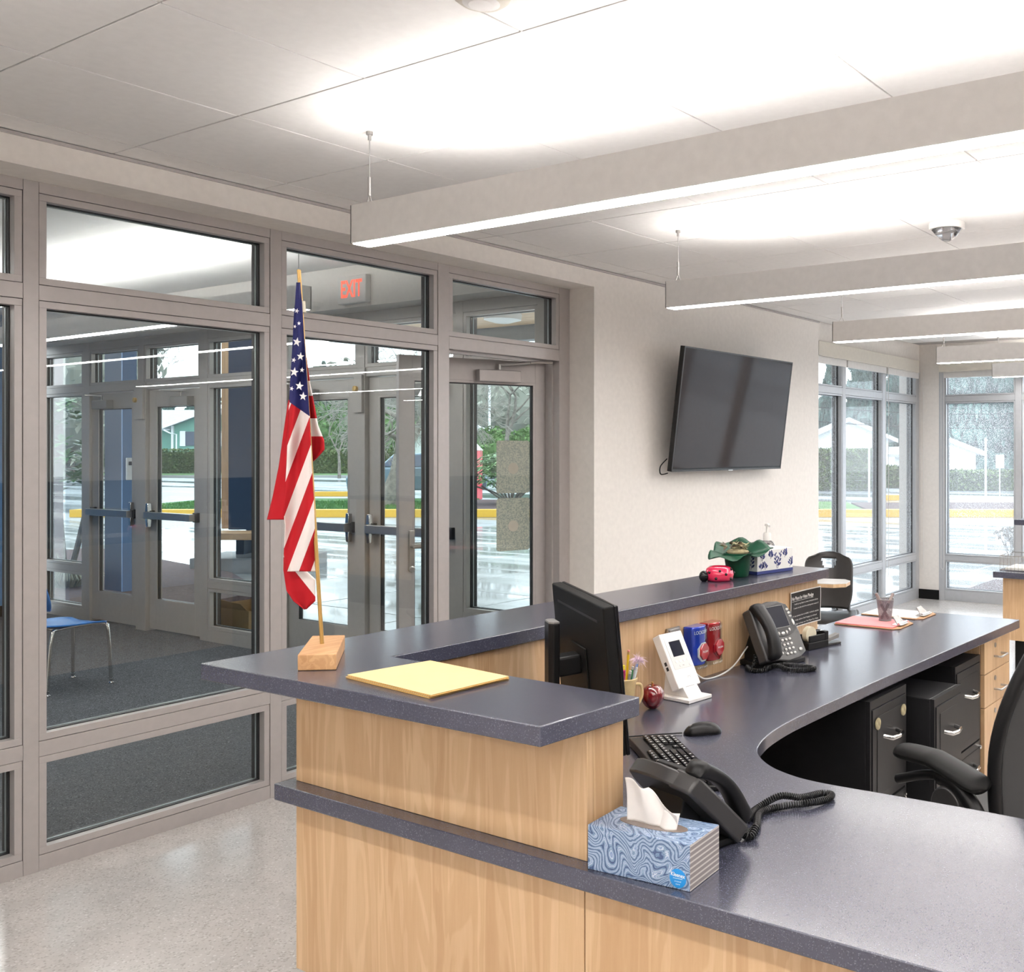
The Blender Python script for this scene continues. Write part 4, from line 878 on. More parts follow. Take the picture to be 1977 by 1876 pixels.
# --- white door intercom on its stand
ic = thing('intercom_monitor', 'white video intercom with a small dark screen on a tilted stand', 'intercom', (-1.90, 2.735, L), 84)
F = Matrix.Translation((0, -.020, .062)) @ Matrix.Rotation(math.radians(90-28), 4, 'X')
MB().box(-.055, .055, -.022, .165, -.034, 0, T=F).build('housing', 'wht', ic, local=True, bevel=.003)
B(-.042, .046, .040, .150, 0, .0012, T=F).build('control_panel', 'lightpl', ic, local=True, bevel=.0006)
B(-.026, .028, .082, .134, .0012, .002, T=F).build('display', 'screen', ic, local=True)
for k in range(4): MB().lathe([(.0055, .0012), (.0055, .0022), (.002, .0024)], 12, T=F @ Matrix.Translation((-.022+.0185*k, .065, 0))).build('button', 'wht', ic, local=True)
MB().lathe([(.005, .0012), (.005, .0022), (.002, .0024)], 12, T=F @ Matrix.Translation((.038, .048, 0))).build('button', 'wht', ic, local=True)
B(-.014, .020, .046, .053, .0012, .002, T=F).build('button', 'lightpl', ic, local=True)
mb = MB(); put_text(mb, 'TALK', .005, F @ Matrix.Translation((.003, .0495, .0022)), .010); put_text(mb, '[ \u2022\u2022 ]', .008, F @ Matrix.Translation((.012, .010, .0003)), .014); mb.build('lettering', 'graph', ic, local=True)
MB().box(-.0555, -.0548, .045, .057, -.022, -.012, T=F).box(-.0555, -.0548, .062, .074, -.022, -.012, T=F).build('side_ports', 'gasket', ic, local=True)
MB().add([(-.035, -.055, .012), (.035, -.055, .012), (.035, .055, .012), (-.035, .055, .012), (-.035, -.005, .075), (.035, -.005, .075), (.035, .04, .14), (-.035, .04, .14)], [(0, 1, 5, 4), (1, 2, 6, 5), (2, 3, 7, 6), (3, 0, 4, 7), (4, 5, 6, 7), (3, 2, 1, 0)]).build('stand_wedge', 'wht', ic, local=True, bevel=.002)
B(-.058, .058, -.075, .055, .001, .012).build('stand_base', 'wht', ic, local=True, bevel=.0015)
B(-.022, .022, -.0305, -.028, .036, .044).build('stand_slot', 'grayp', ic, local=True)
# cable of the intercom up to the red and blue stations
tag(MB().tube(smooth_path([(-1.93, 2.80, L+.05), (-1.955, 2.84, L+.02), (-1.99, 2.90, L+.01), (-2.005, 2.93, L+.035)]), .0035, 8).tube(smooth_path([(-2.005, 2.95, L+.035), (-1.98, 2.98, L+.006), (-1.965, 3.06, L+.005), (-1.97, 3.16, L+.02), (-1.985, 3.26, L+.055), (-1.995, 3.30, L+.065)]), .003, 8).build('cable', 'lightpl', loc=(-1.98, 3.0, L), smooth=60), 'pale grey cable looping from the intercom to the phone', 'cable')
tag(MB().box(-2.015, -2.008, 2.80, 2.87, L+.10, L+.205).box(-2.008, -2.002, 2.805, 2.865, L+.105, L+.20, 0).build('small_plate', 'steel', loc=(-2.012, 2.83, L+.1)), 'small grey metal wall plate behind the intercom', 'wall plate')
# --- blue and red push stations
def station(y0, label, col):
    t = thing('push_station', label, 'alarm button', (-2.012, y0+.047, .815), 0, 'push button stations on the maple panel')
    w_ = .042; yc = y0+w_; X0 = -2.014
    def bow(y): return X0+.038+.016*(1-(y/w_)**2)
    prof = [(X0, yc-w_), ]+[(bow(-w_+2*w_*k/12), yc-w_+2*w_*k/12) for k in range(13)]+[(X0, yc+w_)]
    MB().prism(prof, .826, .960).build('housing', col, t, bevel=.003, smooth=40)
    # clear cover
    pr2 = [(X0+.004, yc-w_-.003)]+[(bow(-w_+2*w_*k/12)+.005, yc-w_-.003+(2*w_+.006)*k/12) for k in range(13)]+[(X0+.004, yc+w_+.003)]
    mbc = MB(); n_ = len(pr2); z0, z1 = .814, .955
    mbc.add([(p[0], p[1], z0) for p in pr2]+[(p[0], p[1], z1) for p in pr2], [(i, i+1, n_+i+1, n_+i) for i in range(n_-1)]).build('clear_cover', 'glass', t, solid=.001)
    o8 = [(.027*math.cos(math.pi/8+math.pi/4*k), .030*math.sin(math.pi/8+math.pi/4*k)) for k in range(8)]
    Tb = frame_T((X0+.052, yc+.004, .872), (0, 1, 0), (0, 0, 1))
    MB().prism(o8, 0, .010, T=Tb).build('push_button', 'red', t, bevel=.002)
    MB().prism([(p[0]*1.18, p[1]*1.18-.002) for p in o8], -.004, .0035, T=Tb).build('button_guard', 'wht' if col == 'blue' else 'red', t, bevel=.001)
    mb = MB(); R_ = .075
    def warp(v): return (v.x, v.y, -(v.x**2)/(2*.07))
    put_text(mb, 'LOCKDOWN', .017, frame_T((X0+.0555, yc, .940), (0, 1, 0), (0, 0, 1)), .078, warp=warp)
    put_text(mb, 'PUSH', .010, frame_T((X0+.0625, yc+.004, .872), (0, 1, 0), (0, 0, 1)), .03)
    put_text(mb, 'LIFT HERE', .009, frame_T((X0+.060, yc, .819), (0, 1, 0), (0, 0, 1)), .06, warp=warp)
    mb.build('lettering', 'paper', t)
station(2.900, 'blue lockdown push station with a red button, nearer the intercom', 'blue'); station(2.998, 'red lockdown push station beside the blue one', 'red')
# --- pledge notice
pn = thing('pledge_notice', 'black pledge notice with white lettering on the maple panel', 'notice', (-2.003, 3.79, .84))
def cur(v): return Vector((v.x, v.y, .004*(v.x/.13)**2+.002*math.sin(v.y*40)*.5))
Tn = frame_T((-2.004, 3.785, .915), (.013, 1, 0), (0, 0, 1))
W_, H_ = .132, .074
MB().grid(14, 10, lambda u, v: tuple(cur(Vector((-W_+2*W_*u, -H_+2*H_*v, 0)))), T=Tn).build('white_border', 'paper', pn, solid=.0006)
MB().grid(14, 10, lambda u, v: tuple(cur(Vector((-W_*.965+2*W_*.965*u, -H_*.94+2*H_*.94*v, 0)))+Vector((0, 0, .0008))), T=Tn).build('black_sheet', 'black', pn, solid=.0004)
mb = MB()
def wn(x, y): return lambda v: cur(Vector((v.x+x, v.y+y, 0)))+Vector((0, 0, .0015))
put_text(mb, 'No Place for Hate Pledge', .020, Tn, .190, warp=wn(-.028, .046), bold=.0003)
for k, (s_, w__) in enumerate((('I will try my best to treat everyone fairly', .205), ('I want to be kind to everyone even if', .215), ('', 0), ('If I see someone hurt or bullied, I will tell a teacher', .225), ('I help others feel happy at school', .19), ('I pledge to keep our No Place For Hate', .215))):
    if s_: put_text(mb, s_, .0095, Tn, w__, warp=wn(.002, .022-.0165*k))
mb.grid(10, 1, lambda u, v: tuple(cur(Vector((-.123+.19*u, .034+.0012*v, 0)))+Vector((0, 0, .0015))), T=Tn)
mb.build('lettering', 'paper', pn)
# --- tape dispenser and the small stapler beyond it
td = thing('tape_dispenser', 'black tape dispenser with a roll of off-white tape', 'tape dispenser', (-1.93, 3.715, L), 78)
MB().prism([(-.065, -.030), (.065, -.030), (.065, .030), (-.065, .030)], .001, .030).box(.04, .065, -.030, .030, .030, .066).box(-.06, .04, -.030, -.024, .030, .058).box(-.06, .04, .024, .030, .030, .058).build('body', 'black', td, local=True, bevel=.003)
MB().lathe([(.012, -.011), (.033, -.011), (.033, .011), (.012, .011)], 28, T=Matrix.Translation((-.025, 0, .058)) @ Matrix.Rotation(math.pi/2, 4, 'X')).build('tape_roll', 'wax', td, local=True, smooth=40)
B(.0, .06, -.010, .010, .0662, .0670).build('tape_strip', 'clear', td, local=True)
sp = thing('stapler', 'small dark grey stapler behind the tape dispenser', 'stapler', (-1.90, 3.815, L), 75)
MB().prism([(-.045, -.016), (.045, -.020), (.055, 0), (.045, .020), (-.045, .016)], .001, .010).build('base', 'graph', sp, local=True, bevel=.002)
MB().add([(-.045, -.012, .012), (.04, -.014, .026), (.04, .014, .026), (-.045, .012, .012), (-.045, -.012, .03), (.042, -.014, .045), (.042, .014, .045), (-.045, .012, .03)], [(3, 2, 1, 0), (4, 5, 6, 7), (0, 1, 5, 4), (1, 2, 6, 5), (2, 3, 7, 6), (3, 0, 4, 7)]).box(-.045, -.02, -.011, .011, .009, .016).build('arm', 'grayp', sp, local=True, bevel=.003)
# --- clipboards
def clipboard(label, loc, rz, pm, em, nsheets):
    t = thing('clipboard', label, 'clipboard', loc, rz, 'clipboards on the worktop')
    MB().prism([(-.115, -.155), (.115, -.155), (.118, .13), (.085, .16), (-.085, .16), (-.118, .13)], .001, .0045).build('board', 'board', t, local=True, bevel=.001)
    tag(MB().box(-.108, .108, -.152, .130, .0046, .0046+nsheets*.0006).build('paper_pad', [pm], t, local=True, bevel=.0005))
    B(-.05, .05, .105, .150, .0105, .013).build('clip_plate', 'chrome', t, local=True, bevel=.001)
    MB().add([(-.045, .128, .013), (.045, .128, .013), (.03, .100, .045), (-.03, .100, .045), (-.045, .132, .013), (.045, .132, .013), (.03, .104, .047), (-.03, .104, .047)], [(0, 1, 2, 3), (7, 6, 5, 4), (0, 4, 5, 1), (1, 5, 6, 2), (2, 6, 7, 3), (3, 7, 4, 0)]).tube([(-.05, .138, .016), (.05, .138, .016)], .006, 10).build('clip_lever', 'chrome', t, local=True, smooth=40)
    return t
clipboard('clipboard with pink and red sheets under the mesh cup', (-1.955, 4.385, L), -88, 'pink', 'redpaper', 9)
clipboard('clipboard with white paper behind the pink one', (-1.965, 4.705, L), -90, 'paper', 'paper', 4)
tag(B(-2.066, -1.80, 4.279, 4.49, L+.0046, L+.0085).build('red_card', 'redpaper', loc=(-1.95, 4.38, L)), None, None)
bpy.data.objects.remove(bpy.data.objects['red_card'])
# --- mesh cup with two markers
mc = thing('mesh_pen_cup', 'grey wire mesh pen cup standing on the pink clipboard', 'pen cup', (-1.925, 4.44, L+.0105))
TP = Matrix.Translation(mc.location)
mm_ = bpy.data.materials.new('fine_wire_mesh'); mm_.use_nodes = True; nt = mm_.node_tree; p_ = nt.nodes['Principled BSDF']
p_.inputs['Base Color'].default_value = (.20, .17, .19, 1); p_.inputs['Roughness'].default_value = .4
vv = mapped(nt, (1, 1, 1)); vo = nt.nodes.new('ShaderNodeTexVoronoi'); vo.feature = 'DISTANCE_TO_EDGE'; vo.inputs['Scale'].default_value = 420; nt.links.new(vv, vo.inputs['Vector'])
al = ramp(nt, vo.outputs['Distance'], [(.10, (1, 1, 1)), (.18, (.12, .12, .12))]); nt.links.new(al, p_.inputs['Alpha'])
MB().lathe([(.029, .002), (.041, .100)], 30, T=TP, cap=False).build('mesh_wall', mm_, mc, smooth=60)
MB().tube([(.0415*math.cos(k*.209), .0415*math.sin(k*.209), .100) for k in range(30)], .002, 6, T=TP, closed=True).tube([(.0295*math.cos(k*.209), .0295*math.sin(k*.209), .002) for k in range(30)], .002, 6, T=TP, closed=True).build('rims', 'grayp', mc, smooth=60)
MB().lathe([(.028, .001), (.028, .0022)], 24, T=TP).build('bottom', 'graph', mc)
for nme, lab, a, b in (('marker', 'grey marker leaning left in the mesh cup', (.012, .010, .008), (-.035, -.025, .128)), ('marker', 'taupe marker leaning right in the mesh cup', (-.014, -.012, .008), (.028, .030, .126))):
    a, b = TP @ Vector(a), TP @ Vector(b); g = thing(nme, lab, 'marker', tuple(a), 0, 'markers in the mesh cup')
    MB().tube([a, a.lerp(b, .6)], .0068, 12).build('barrel', 'graph', g, smooth=50); MB().tube([a.lerp(b, .6), b], .0075, 12).build('cap', mat('taupe_cap', (.34, .28, .26), .4), g, smooth=50)
# ================================================================ TELEVISION
tv = thing('television', 'black flat television tilted forward on the lobby wall', 'television', (-4.005, 6.175, 1.43))
TVT = frame_T((-3.875, 5.44, 1.435), (0, 1, 0), (.108, 0, .815))
B(0, 1.465, 0, .83, -.035, 0, T=TVT).build('cabinet', 'black', tv, bevel=.003)
B(.012, 1.453, .022, .820, .0001, .0015, T=TVT).build('screen', 'tvscreen', tv)
mb = MB().box(0, 1.465, 0, .014, .0001, .004, T=TVT).box(0, 1.465, .822, .83, .0001, .003, T=TVT).box(0, .009, .014, .822, .0001, .003, T=TVT).box(1.456, 1.465, .014, .822, .0001, .003, T=TVT); mb.build('bezel', 'graph', tv)
B(.70, .76, -.004, .004, .0042, .0052, T=TVT).build('logo_plate', 'steel', tv)
B(-4.004, -3.99, 5.9, 6.45, 1.6, 2.0).box(-3.99, -3.86, 5.95, 5.98, 1.85, 1.90).box(-3.99, -3.86, 6.37, 6.40, 1.85, 1.90).build('wall_bracket', 'black', tv)
MB().tube(smooth_path([(-3.93, 5.47, 1.52), (-3.94, 5.41, 1.47), (-3.93, 5.40, 1.42), (-3.91, 5.45, 1.425)]), .004, 6).build('cable', 'black', tv)
# ================================================================ CHAIRS
def plate(mb, outline, hole=None): pass
def cafe_chair(label, loc, rz, tablet):
    t = thing('shell_chair', label, 'chair', loc, rz, 'charcoal shell chairs in the waiting area' if not tablet else None)
    N = 24
    # seat
    def seat(u, v):
        x = (-.22+.44*u)*(1-.12*(1-v)*0); y = -.21+.40*v
        return (x*(1-.10*(abs(2*v-1)**4)), y, .445+.018*(2*u-1)**2-.012*math.sin(math.pi*v)-.02*(1-v)**6)
    MB().grid(20, 18, seat).build('seat', 'graph', t, local=True, smooth=60, solid=.008)
    # back as a sheet with a carrying slot
    W0, z0, z1 = .168, .47, .86
    vs = []; idx = {}; fs = []; nu, nv = 28, 24
    def inhole(u, v): x = (u-.5)*2*W0; z = z0+(z1-z0)*v; return abs(x) < .058-.5*max(0, (.80-z)) and .752 < z < .815
    def pos(u, v):
        z = z0+(z1-z0)*v; rad = 1-.0*v
        k = 1-max(0, (v-.72)/.28)**2.6*.42; k2 = 1-max(0, (.35-v)/.35)**2*.18
        x = (u-.5)*2*W0*k*k2
        if v > .9: z = z-.03*abs(2*u-1)**3*(v-.9)*10
        return (x, .20+.07*v-.045*(1-(2*u-1)**2)*0+.05*-(2*u-1)**2, z)
    for j in range(nv+1):
        for i in range(nu+1): idx[i, j] = len(vs); vs.append(pos(i/nu, j/nv))
    for j in range(nv):
        for i in range(nu):
            if not inhole((i+.5)/nu, (j+.5)/nv): fs.append((idx[i, j], idx[i+1, j], idx[i+1, j+1], idx[i, j+1]))
    MB().add(vs, fs).build('backrest', 'graph', t, local=True, smooth=60, solid=.010)
    MB().tube([(-.14, .20, .43), (-.14, .235, .50)], .011, 8).tube([(.14, .20, .43), (.14, .235, .50)], .011, 8).tube([(-.14, .20, .43), (-.14, -.15, .43)], .011, 8).tube([(.14, .20, .43), (.14, -.15, .43)], .011, 8).build('seat_frame', 'graph', t, local=True)
    for sx, sy in ((-1, -1), (1, -1), (1, 1), (-1, 1)):
        MB().tube([(.14*sx, .14*sy, .43), (.21*sx, .21*sy+.02, .02)], .010, 10).build('leg', 'chrome', t, local=True, smooth=60)
        MB().lathe([(.016, 0), (.016, .02), (.01, .03)], 12, T=Matrix.Translation((.21*sx, .21*sy+.02, 0))).build('foot', 'black', t, local=True)
    if tablet:
        pl_ = [(-.16+.0, -.16), (.12, -.20), (.2, -.15), (.22, -.02), (.18, .06), (.05, .07), (-.12, .06), (-.17, -.02)]
        MB().prism([(x-.05, y-.10) for x, y in pl_], .700, .704).build('tablet_top', 'lightpl', t, local=True)
        MB().prism([(x-.05, y-.10) for x, y in pl_], .676, .7).build('tablet_board', 'wood', t, local=True, bevel=.004)
        MB().tube([(-.12, -.10, .676), (-.22, .0, .66), (-.20, .05, .44)], .012, 10).build('tablet_arm', 'chrome', t, local=True, smooth=60)
    return t
cafe_chair('charcoal shell chair with a maple writing tablet beyond the counter end', (-3.13, 6.22, 0), 22, True)
cafe_chair('charcoal shell chair hidden in front of the wall, seen mirrored in the storefront glass', (-3.05, 4.9, 0), -60, False)
def blue_chair(label, loc, rz):
    t = thing('blue_school_chair', label, 'chair', loc, rz)
    MB().grid(18, 16, lambda u, v: ((-.205+.41*u)*(1-.12*abs(2*v-1)**4), -.20+.40*v, .435+.012*(2*u-1)**4-.014*math.sin(math.pi*v)-.028*(1-v)**5)).build('seat', 'bluechair', t, local=True, smooth=60, solid=.010)
    MB().grid(18, 12, lambda u, v: ((-.205+.41*u)*(1-.16*abs(2*v-1)**3), .20+.075*v-.03*(2*u-1)**2, .54+.24*v)).build('backrest', 'bluechair', t, local=True, smooth=60, solid=.010)
    for s_ in (-1, 1):
        MB().tube(smooth_path([(.15*s_, -.12, .415), (.165*s_, -.19, .405), (.185*s_, -.205, .36), (.20*s_, -.215, .02)], 5), .011, 10).build('leg', 'chrome', t, local=True, smooth=60)
        MB().tube(smooth_path([(.15*s_, -.12, .415), (.155*s_, .10, .41), (.175*s_, .165, .37), (.195*s_, .205, .02)], 5), .011, 10).build('leg', 'chrome', t, local=True, smooth=60)
        MB().tube(smooth_path([(.15*s_, .05, .415), (.155*s_, .19, .43), (.155*s_, .22, .52), (.15*s_, .25, .68)], 5), .010, 10).build('back_upright', 'chrome', t, local=True, smooth=60)
        for y in (-.215, .205): MB().lathe([(.019, 0), (.019, .006), (.009, .014), (.013, .024), (.013, .034)], 14, T=Matrix.Translation((.20*s_ if y < 0 else .195*s_, y, 0))).build('foot', 'chrome', t, local=True, smooth=40)
    return t
blue_chair('bright blue school chair with chrome legs on the vestibule carpet', (-7.37, 3.34, 0), 188)
# --- office chair cut by the right edge
oc = thing('office_chair', 'black mesh office chair with padded arms behind the desk', 'office chair', (-.908, 2.993, 0), -110)
MB().grid(16, 16, lambda u, v: ((-.24+.48*u)*(1-.10*abs(2*v-1)**4), -.24+.47*v, .485-.012*math.sin(math.pi*u)-.03*(1-v)**5)).build('seat', 'mesh', oc, local=True, smooth=60, solid=.02)
MB().prism([(-.22, -.22), (.22, -.22), (.24, .05), (.20, .23), (-.20, .23), (-.24, .05)], .43, .468).build('seat_pan', 'black', oc, local=True, bevel=.01)
def bk(u, v):
    x = (-.215+.43*u)*(1-(.25 if v < .42 else .95)*abs(v-.42)**1.7); return (x, .175+.09*v-.05*(2*u-1)**2-.04*math.sin(math.pi*v), .50+.56*v)
MB().grid(14, 18, bk).build('back_mesh', 'mesh', oc, local=True, smooth=60, solid=.008)
rim = [bk(0, k/14) for k in range(15)]+[bk(k/10, 1) for k in range(1, 11)]+[bk(1, 1-k/14) for k in range(1, 15)]+[bk(1-k/10, 0) for k in range(1, 10)]
MB().tube(rim, .020, 10, closed=True).build('back_frame', 'black', oc, local=True, smooth=60)
MB().tube(smooth_path([(0, .26, .95), (0, .29, .72), (0, .28, .52), (0, .18, .44), (0, .05, .42)]), [.03]*33, 10).build('back_spine', 'black', oc, local=True, smooth=60)
for s_ in (-1, 1):
    def pad(u, v, s_=s_):
        a = 2*math.pi*u; y = -.20+.34*v; e = (1-abs(2*v-1)**12)**.5 if abs(2*v-1) < 1 else 0; wd = .044+.010*v
        return (s_*(.275-.02*(1-v))+wd*math.cos(a)*e, y, .695-.035*max(0, v-.45)*2-.012*(1-v)**3+.024*math.sin(a)*e)
    MB().grid(20, 20, pad).build('arm_pad', 'black_m', oc, local=True, smooth=180)
    MB().tube(smooth_path([(.265*s_, -.19, .60), (.27*s_, -.05, .648), (.275*s_, .05, .635), (.275*s_, .12, .56), (.27*s_, .13, .47), (.22*s_, .16, .43), (.12*s_, .17, .42)]), [.014]*10+[.024]*39, 10).build('arm_support', 'black', oc, local=True, smooth=60)
    MB().lathe([(.05, -.02), (.055, 0), (.05, .02)], 24, T=Matrix.Translation((.285*s_, .02, .585)) @ Matrix.Rotation(math.pi/2, 4, 'Y')).build('arm_pivot', 'graph', oc, local=True, smooth=50, bevel=.003)
MB().tube([(0, 0, .10), (0, 0, .43)], .028, 14).build('gas_lift', 'black', oc, local=True, smooth=50)
for k in range(5):
    a = 2*math.pi*k/5+.3; c_, s_ = math.cos(a), math.sin(a)
    MB().tube([(.02*c_, .02*s_, .115), (.16*c_, .16*s_, .105), (.30*c_, .30*s_, .085)], [.024, .02, .014], 8).build('base_spoke', 'black', oc, local=True, smooth=50)
    MB().lathe([(.028, -.02), (.03, 0), (.028, .02)], 16, T=Matrix.Translation((.30*c_, .30*s_, .0305)) @ Matrix.Rotation(a+1.57, 4, 'Z') @ Matrix.Rotation(math.pi/2, 4, 'X')).tube([(.30*c_, .30*s_, .03), (.30*c_, .30*s_, .085)], .008, 6).build('caster', 'black', oc, local=True, smooth=50)
# cardboard box at the vestibule glass
cb = thing('cardboard_box', 'open brown cardboard box standing outside the vestibule glass', 'box', (-8.2, 5.15, 0))
MB().add([(-8.45, 5.02, 0), (-7.90, 5.02, 0), (-7.90, 5.40, 0), (-8.45, 5.40, 0), (-8.50, 5.0, .24), (-7.86, 5.0, .24), (-7.86, 5.42, .24), (-8.50, 5.42, .24)], [(3, 2, 1, 0), (0, 1, 5, 4), (1, 2, 6, 5), (2, 3, 7, 6), (3, 0, 4, 7)]).build('carton', 'cardb', cb, solid=.006)
MB().add([(-8.48, 5.0, .242), (-7.88, 5.0, .242), (-7.92, 4.965, .30), (-8.33, 4.965, .32)], [(0, 1, 2, 3)]).add([(-8.50, 5.42, .242), (-7.86, 5.42, .242), (-7.88, 5.5, .36), (-8.20, 5.5, .39)], [(0, 1, 2, 3)]).build('flap', 'cardb', cb, solid=.005)
# ================================================================ OUTSIDE
TCF = Matrix.Rotation(TH, 4, 'Z')          # frame aligned with the street: x along it, y away from the building
def R(px, d): return (px-CX)/FPX*d
def wet(name, base, rlo, rhi, sc1, var=.08, stretch=(.25, 1, 1)):
    m, nt, p = nm(name); v = mapped(nt, stretch, rot=(0, 0, -TH)); n1 = noise(nt, v, sc1, 4, .4); n2 = noise(nt, mapped(nt, (1, 1, 1)), 14, 5)
    c1 = ramp(nt, n1, [(.38, tuple(k*(1-var*2.2) for k in base)), (.6, base)]); c2 = ramp(nt, n2, [(.3, (.9, .9, .9)), (.7, (1, 1, 1))])
    nt.links.new(mix(nt, 1.0, c1, c2, 'MULTIPLY'), p.inputs['Base Color'])
    r = ramp(nt, n1, [(.40, (rlo,)*3), (.56, (rhi,)*3)]); nt.links.new(r, p.inputs['Roughness']); p.inputs['Specular IOR Level'].default_value = .6
    return m
M['concrete'] = wet('wet_concrete', (.60, .62, .63), .05, .30, 1.0, .12)
M['asphalt'] = wet('wet_asphalt', (.34, .37, .40), .08, .42, .35, .10, (.12, 1, 1))
M['grass'] = mat('lawn', (.075, .17, .045), .9, noise=.35, nscale=3)
M['mulch'] = mat('bark_mulch', (.085, .055, .055), .95, noise=.5, nscale=30)
M['hedge'] = mat('hedge_leaves', (.10, .15, .045), .8, noise=.4, nscale=5)
M['conifer'] = mat('conifer_needles', (.10, .17, .15), .8, noise=.4, nscale=1.5)
M['shrub'] = mat('evergreen_shrub', (.09, .18, .05), .8, noise=.45, nscale=2)
M['farwood'] = mat('winter_thicket', (.24, .25, .21), .9, noise=.35, nscale=.6)
M['bark'] = mat('lichen_bark', (.19, .17, .145), .9, noise=.5, nscale=9, bump=.5, bscale=30)
M['twig'] = mat('pale_twigs', (.24, .225, .20), .9, noise=.3, nscale=3)
M['rhleaf'] = mat('rhododendron_leaf', (.075, .19, .055), .32, noise=.35, nscale=6)
M['rhleaf2'] = mat('rhododendron_leaf_pale', (.20, .33, .15), .3, noise=.3, nscale=6)
M['housegreen'] = mat('sage_green_siding', (.16, .36, .29), .7)
M['housewhite'] = mat('white_siding', (.80, .82, .83), .7)
M['roofgrey'] = mat('grey_shingle', (.42, .44, .46), .85, noise=.12, nscale=4)
M['roofblue'] = mat('pale_blue_roof', (.42, .50, .58), .6)
M['winblue'] = mat('dark_window', (.03, .05, .09), .1)
M['redbox'] = mat('red_moulded_plastic', (.66, .035, .05), .35)
M['maroon'] = mat('maroon_post', (.11, .035, .055), .5)
M['car'] = mat('grey_blue_car_paint', (.13, .20, .25), .2, .3, coat=.6)
M['colblue'] = mat('lighter_blue_face', (.12, .20, .36), .45)
M['concrete_d'] = mat('dry_concrete', (.25, .25, .25), .85, noise=.1, nscale=8)
M['dirtcurb'] = mat('grey_curb', (.35, .35, .34), .8)
def sb(r0, r1, d0, d1, z0, z1, mb=None, m=0): return (mb or MB()).box(r0, r1, d0, d1, z0, z1, m, TCF)
# ground and paving slabs
gr = struct(MB().box(-70, 60, 4, 190, -.3, -.035, 0, TCF).box(-40, -11.1, -10, 30, -.3, -.045).build('ground', 'asphalt'))
pav = struct(thing('pavement', None, None, (-10, 10, 0)))
slab = None
for i in range(-13, 9):
    for j in range(0, 11):
        x0 = -4.40+1.62*i; y0 = 4.955+1.62*j
        if x0 >= -4.5 and y0 < 10.6: continue
        cx_, cy_ = x0+.8, y0+.8; d = -cx_*ST+cy_*CT
        if d > 21.5 or (cx_*CT+cy_*ST) < -14: continue
        if slab is None:
            slab = MB().box(.008, 1.612, .008, 1.612, -.06, 0).build('paving_slab', 'concrete', pav, local=True, bevel=.006); slab.location = (x0+10, y0-10, -.008)
        else:
            s = slab.copy(); C.objects.link(s); s.location = (x0+10, y0-10, -.008-random.random()*.002)
struct(sb(-16, 9, 24.6, 24.95, -.03, .15).build('curb', 'yellow')); struct(sb(R(605, 36), R(692, 36), 36, 36.4, -.03, .13).build('curb', 'yellow'))
struct(sb(R(1700, 33), R(1742, 33), 33, 33.4, -.03, .14).build('curb', 'yellow')); struct(sb(-50, 30, 62, 62.3, -.03, .10).build('curb', 'dirtcurb'))
struct(sb(-16, R(865, 28), 24.95, 31.5, -.03, .11).build('lawn_base', 'grass')); struct(sb(R(1570, 28), R(1645, 28), 24.95, 29.5, -.03, .11).build('lawn_base', 'grass'))
struct(sb(R(865, 28), R(1100, 28), 24.95, 30.5, -.03, .12).build('mulch_bed', 'mulch')); struct(sb(R(1650, 28), 9, 24.95, 28.8, -.03, .12).build('mulch_bed', 'mulch'))
struct(sb(-60, 5, 62.3, 71, -.03, .05).build('lawn_base', 'grass'))
mb = MB()
for r_ in range(-9, 9): mb.add([TCF @ Vector((r_*4.5+a, b, -.028)) for a, b in ((0, 43), (.15, 43), (3.65, 50), (3.5, 50))], [(0, 1, 2, 3)])
struct(mb.build('parking_line', 'housewhite'))
def blades(name, lab, r0, r1, d0, d1, n, h, m, z=.10):
    mb = MB()
    for k in range(n):
        p = TCF @ Vector((random.uniform(r0, r1), random.uniform(d0, d1), z)); a = random.uniform(0, 6.28); l = h*random.uniform(.5, 1.2)
        mb.add([p+Vector((.02*math.cos(a), .02*math.sin(a), 0)), p-Vector((.02*math.cos(a), .02*math.sin(a), 0)), p+Vector((random.uniform(-.03, .03), random.uniform(-.03, .03), l))], [(0, 1, 2)])
    o = mb.build(name, m, loc=tuple(TCF @ Vector(((r0+r1)/2, d0, z)))); return tag(o, lab, 'grass', kind='stuff')
blades('grass', 'green lawn on the kerbed island across the drive', -15.5, R(865, 27), 25, 29.5, 9000, .07, 'grass')
# hedges
def hedge(lab, r0, r1, d0, d1, h, n=5000, grp='clipped hedges across the street'):
    t = thing('hedge', lab, 'hedge', tuple(TCF @ Vector(((r0+r1)/2, (d0+d1)/2, 0))), 0, grp)
    mb = MB(); nx = int((r1-r0)/.5)+1
    sb(r0+.1, r1-.1, d0+.15, d1-.1, 0, h-.1, mb)
    for k in range(n):
        u = random.random()
        if u < .62: p = Vector((random.uniform(r0, r1), d0+random.gauss(0, .06), random.uniform(0, h)))
        elif u < .9: p = Vector((random.uniform(r0, r1), random.uniform(d0, d1), h+random.gauss(0, .035)))
        else: p = Vector((r1 if random.random() < .5 else r0, random.uniform(d0, d1), random.uniform(0, h)))
        e = Euler((random.uniform(-1, 1), random.uniform(-1, 1), random.uniform(0, 6))).to_matrix().to_4x4(); s = .10
        mb.add([(-s, 0, 0), (0, -s*.6, 0), (s, 0, 0), (0, s*.6, 0)], [(0, 1, 2, 3)], 0, TCF @ Matrix.Translation(p) @ e)
    o = mb.build('foliage', 'hedge', t); o['kind'] = 'stuff'; return t
hedge('long clipped green hedge in front of the green house', R(30, 70), R(742, 70), 70, 72, 1.66, 9000)
hedge('tall clipped hedge seen through the two narrow side windows', R(1540, 41), R(1700, 41), 41, 42.5, 1.60, 3500)
hedge('short hedge piece in the third narrow side window', R(1712, 44), R(1764, 44), 44, 45.5, .85, 1400)
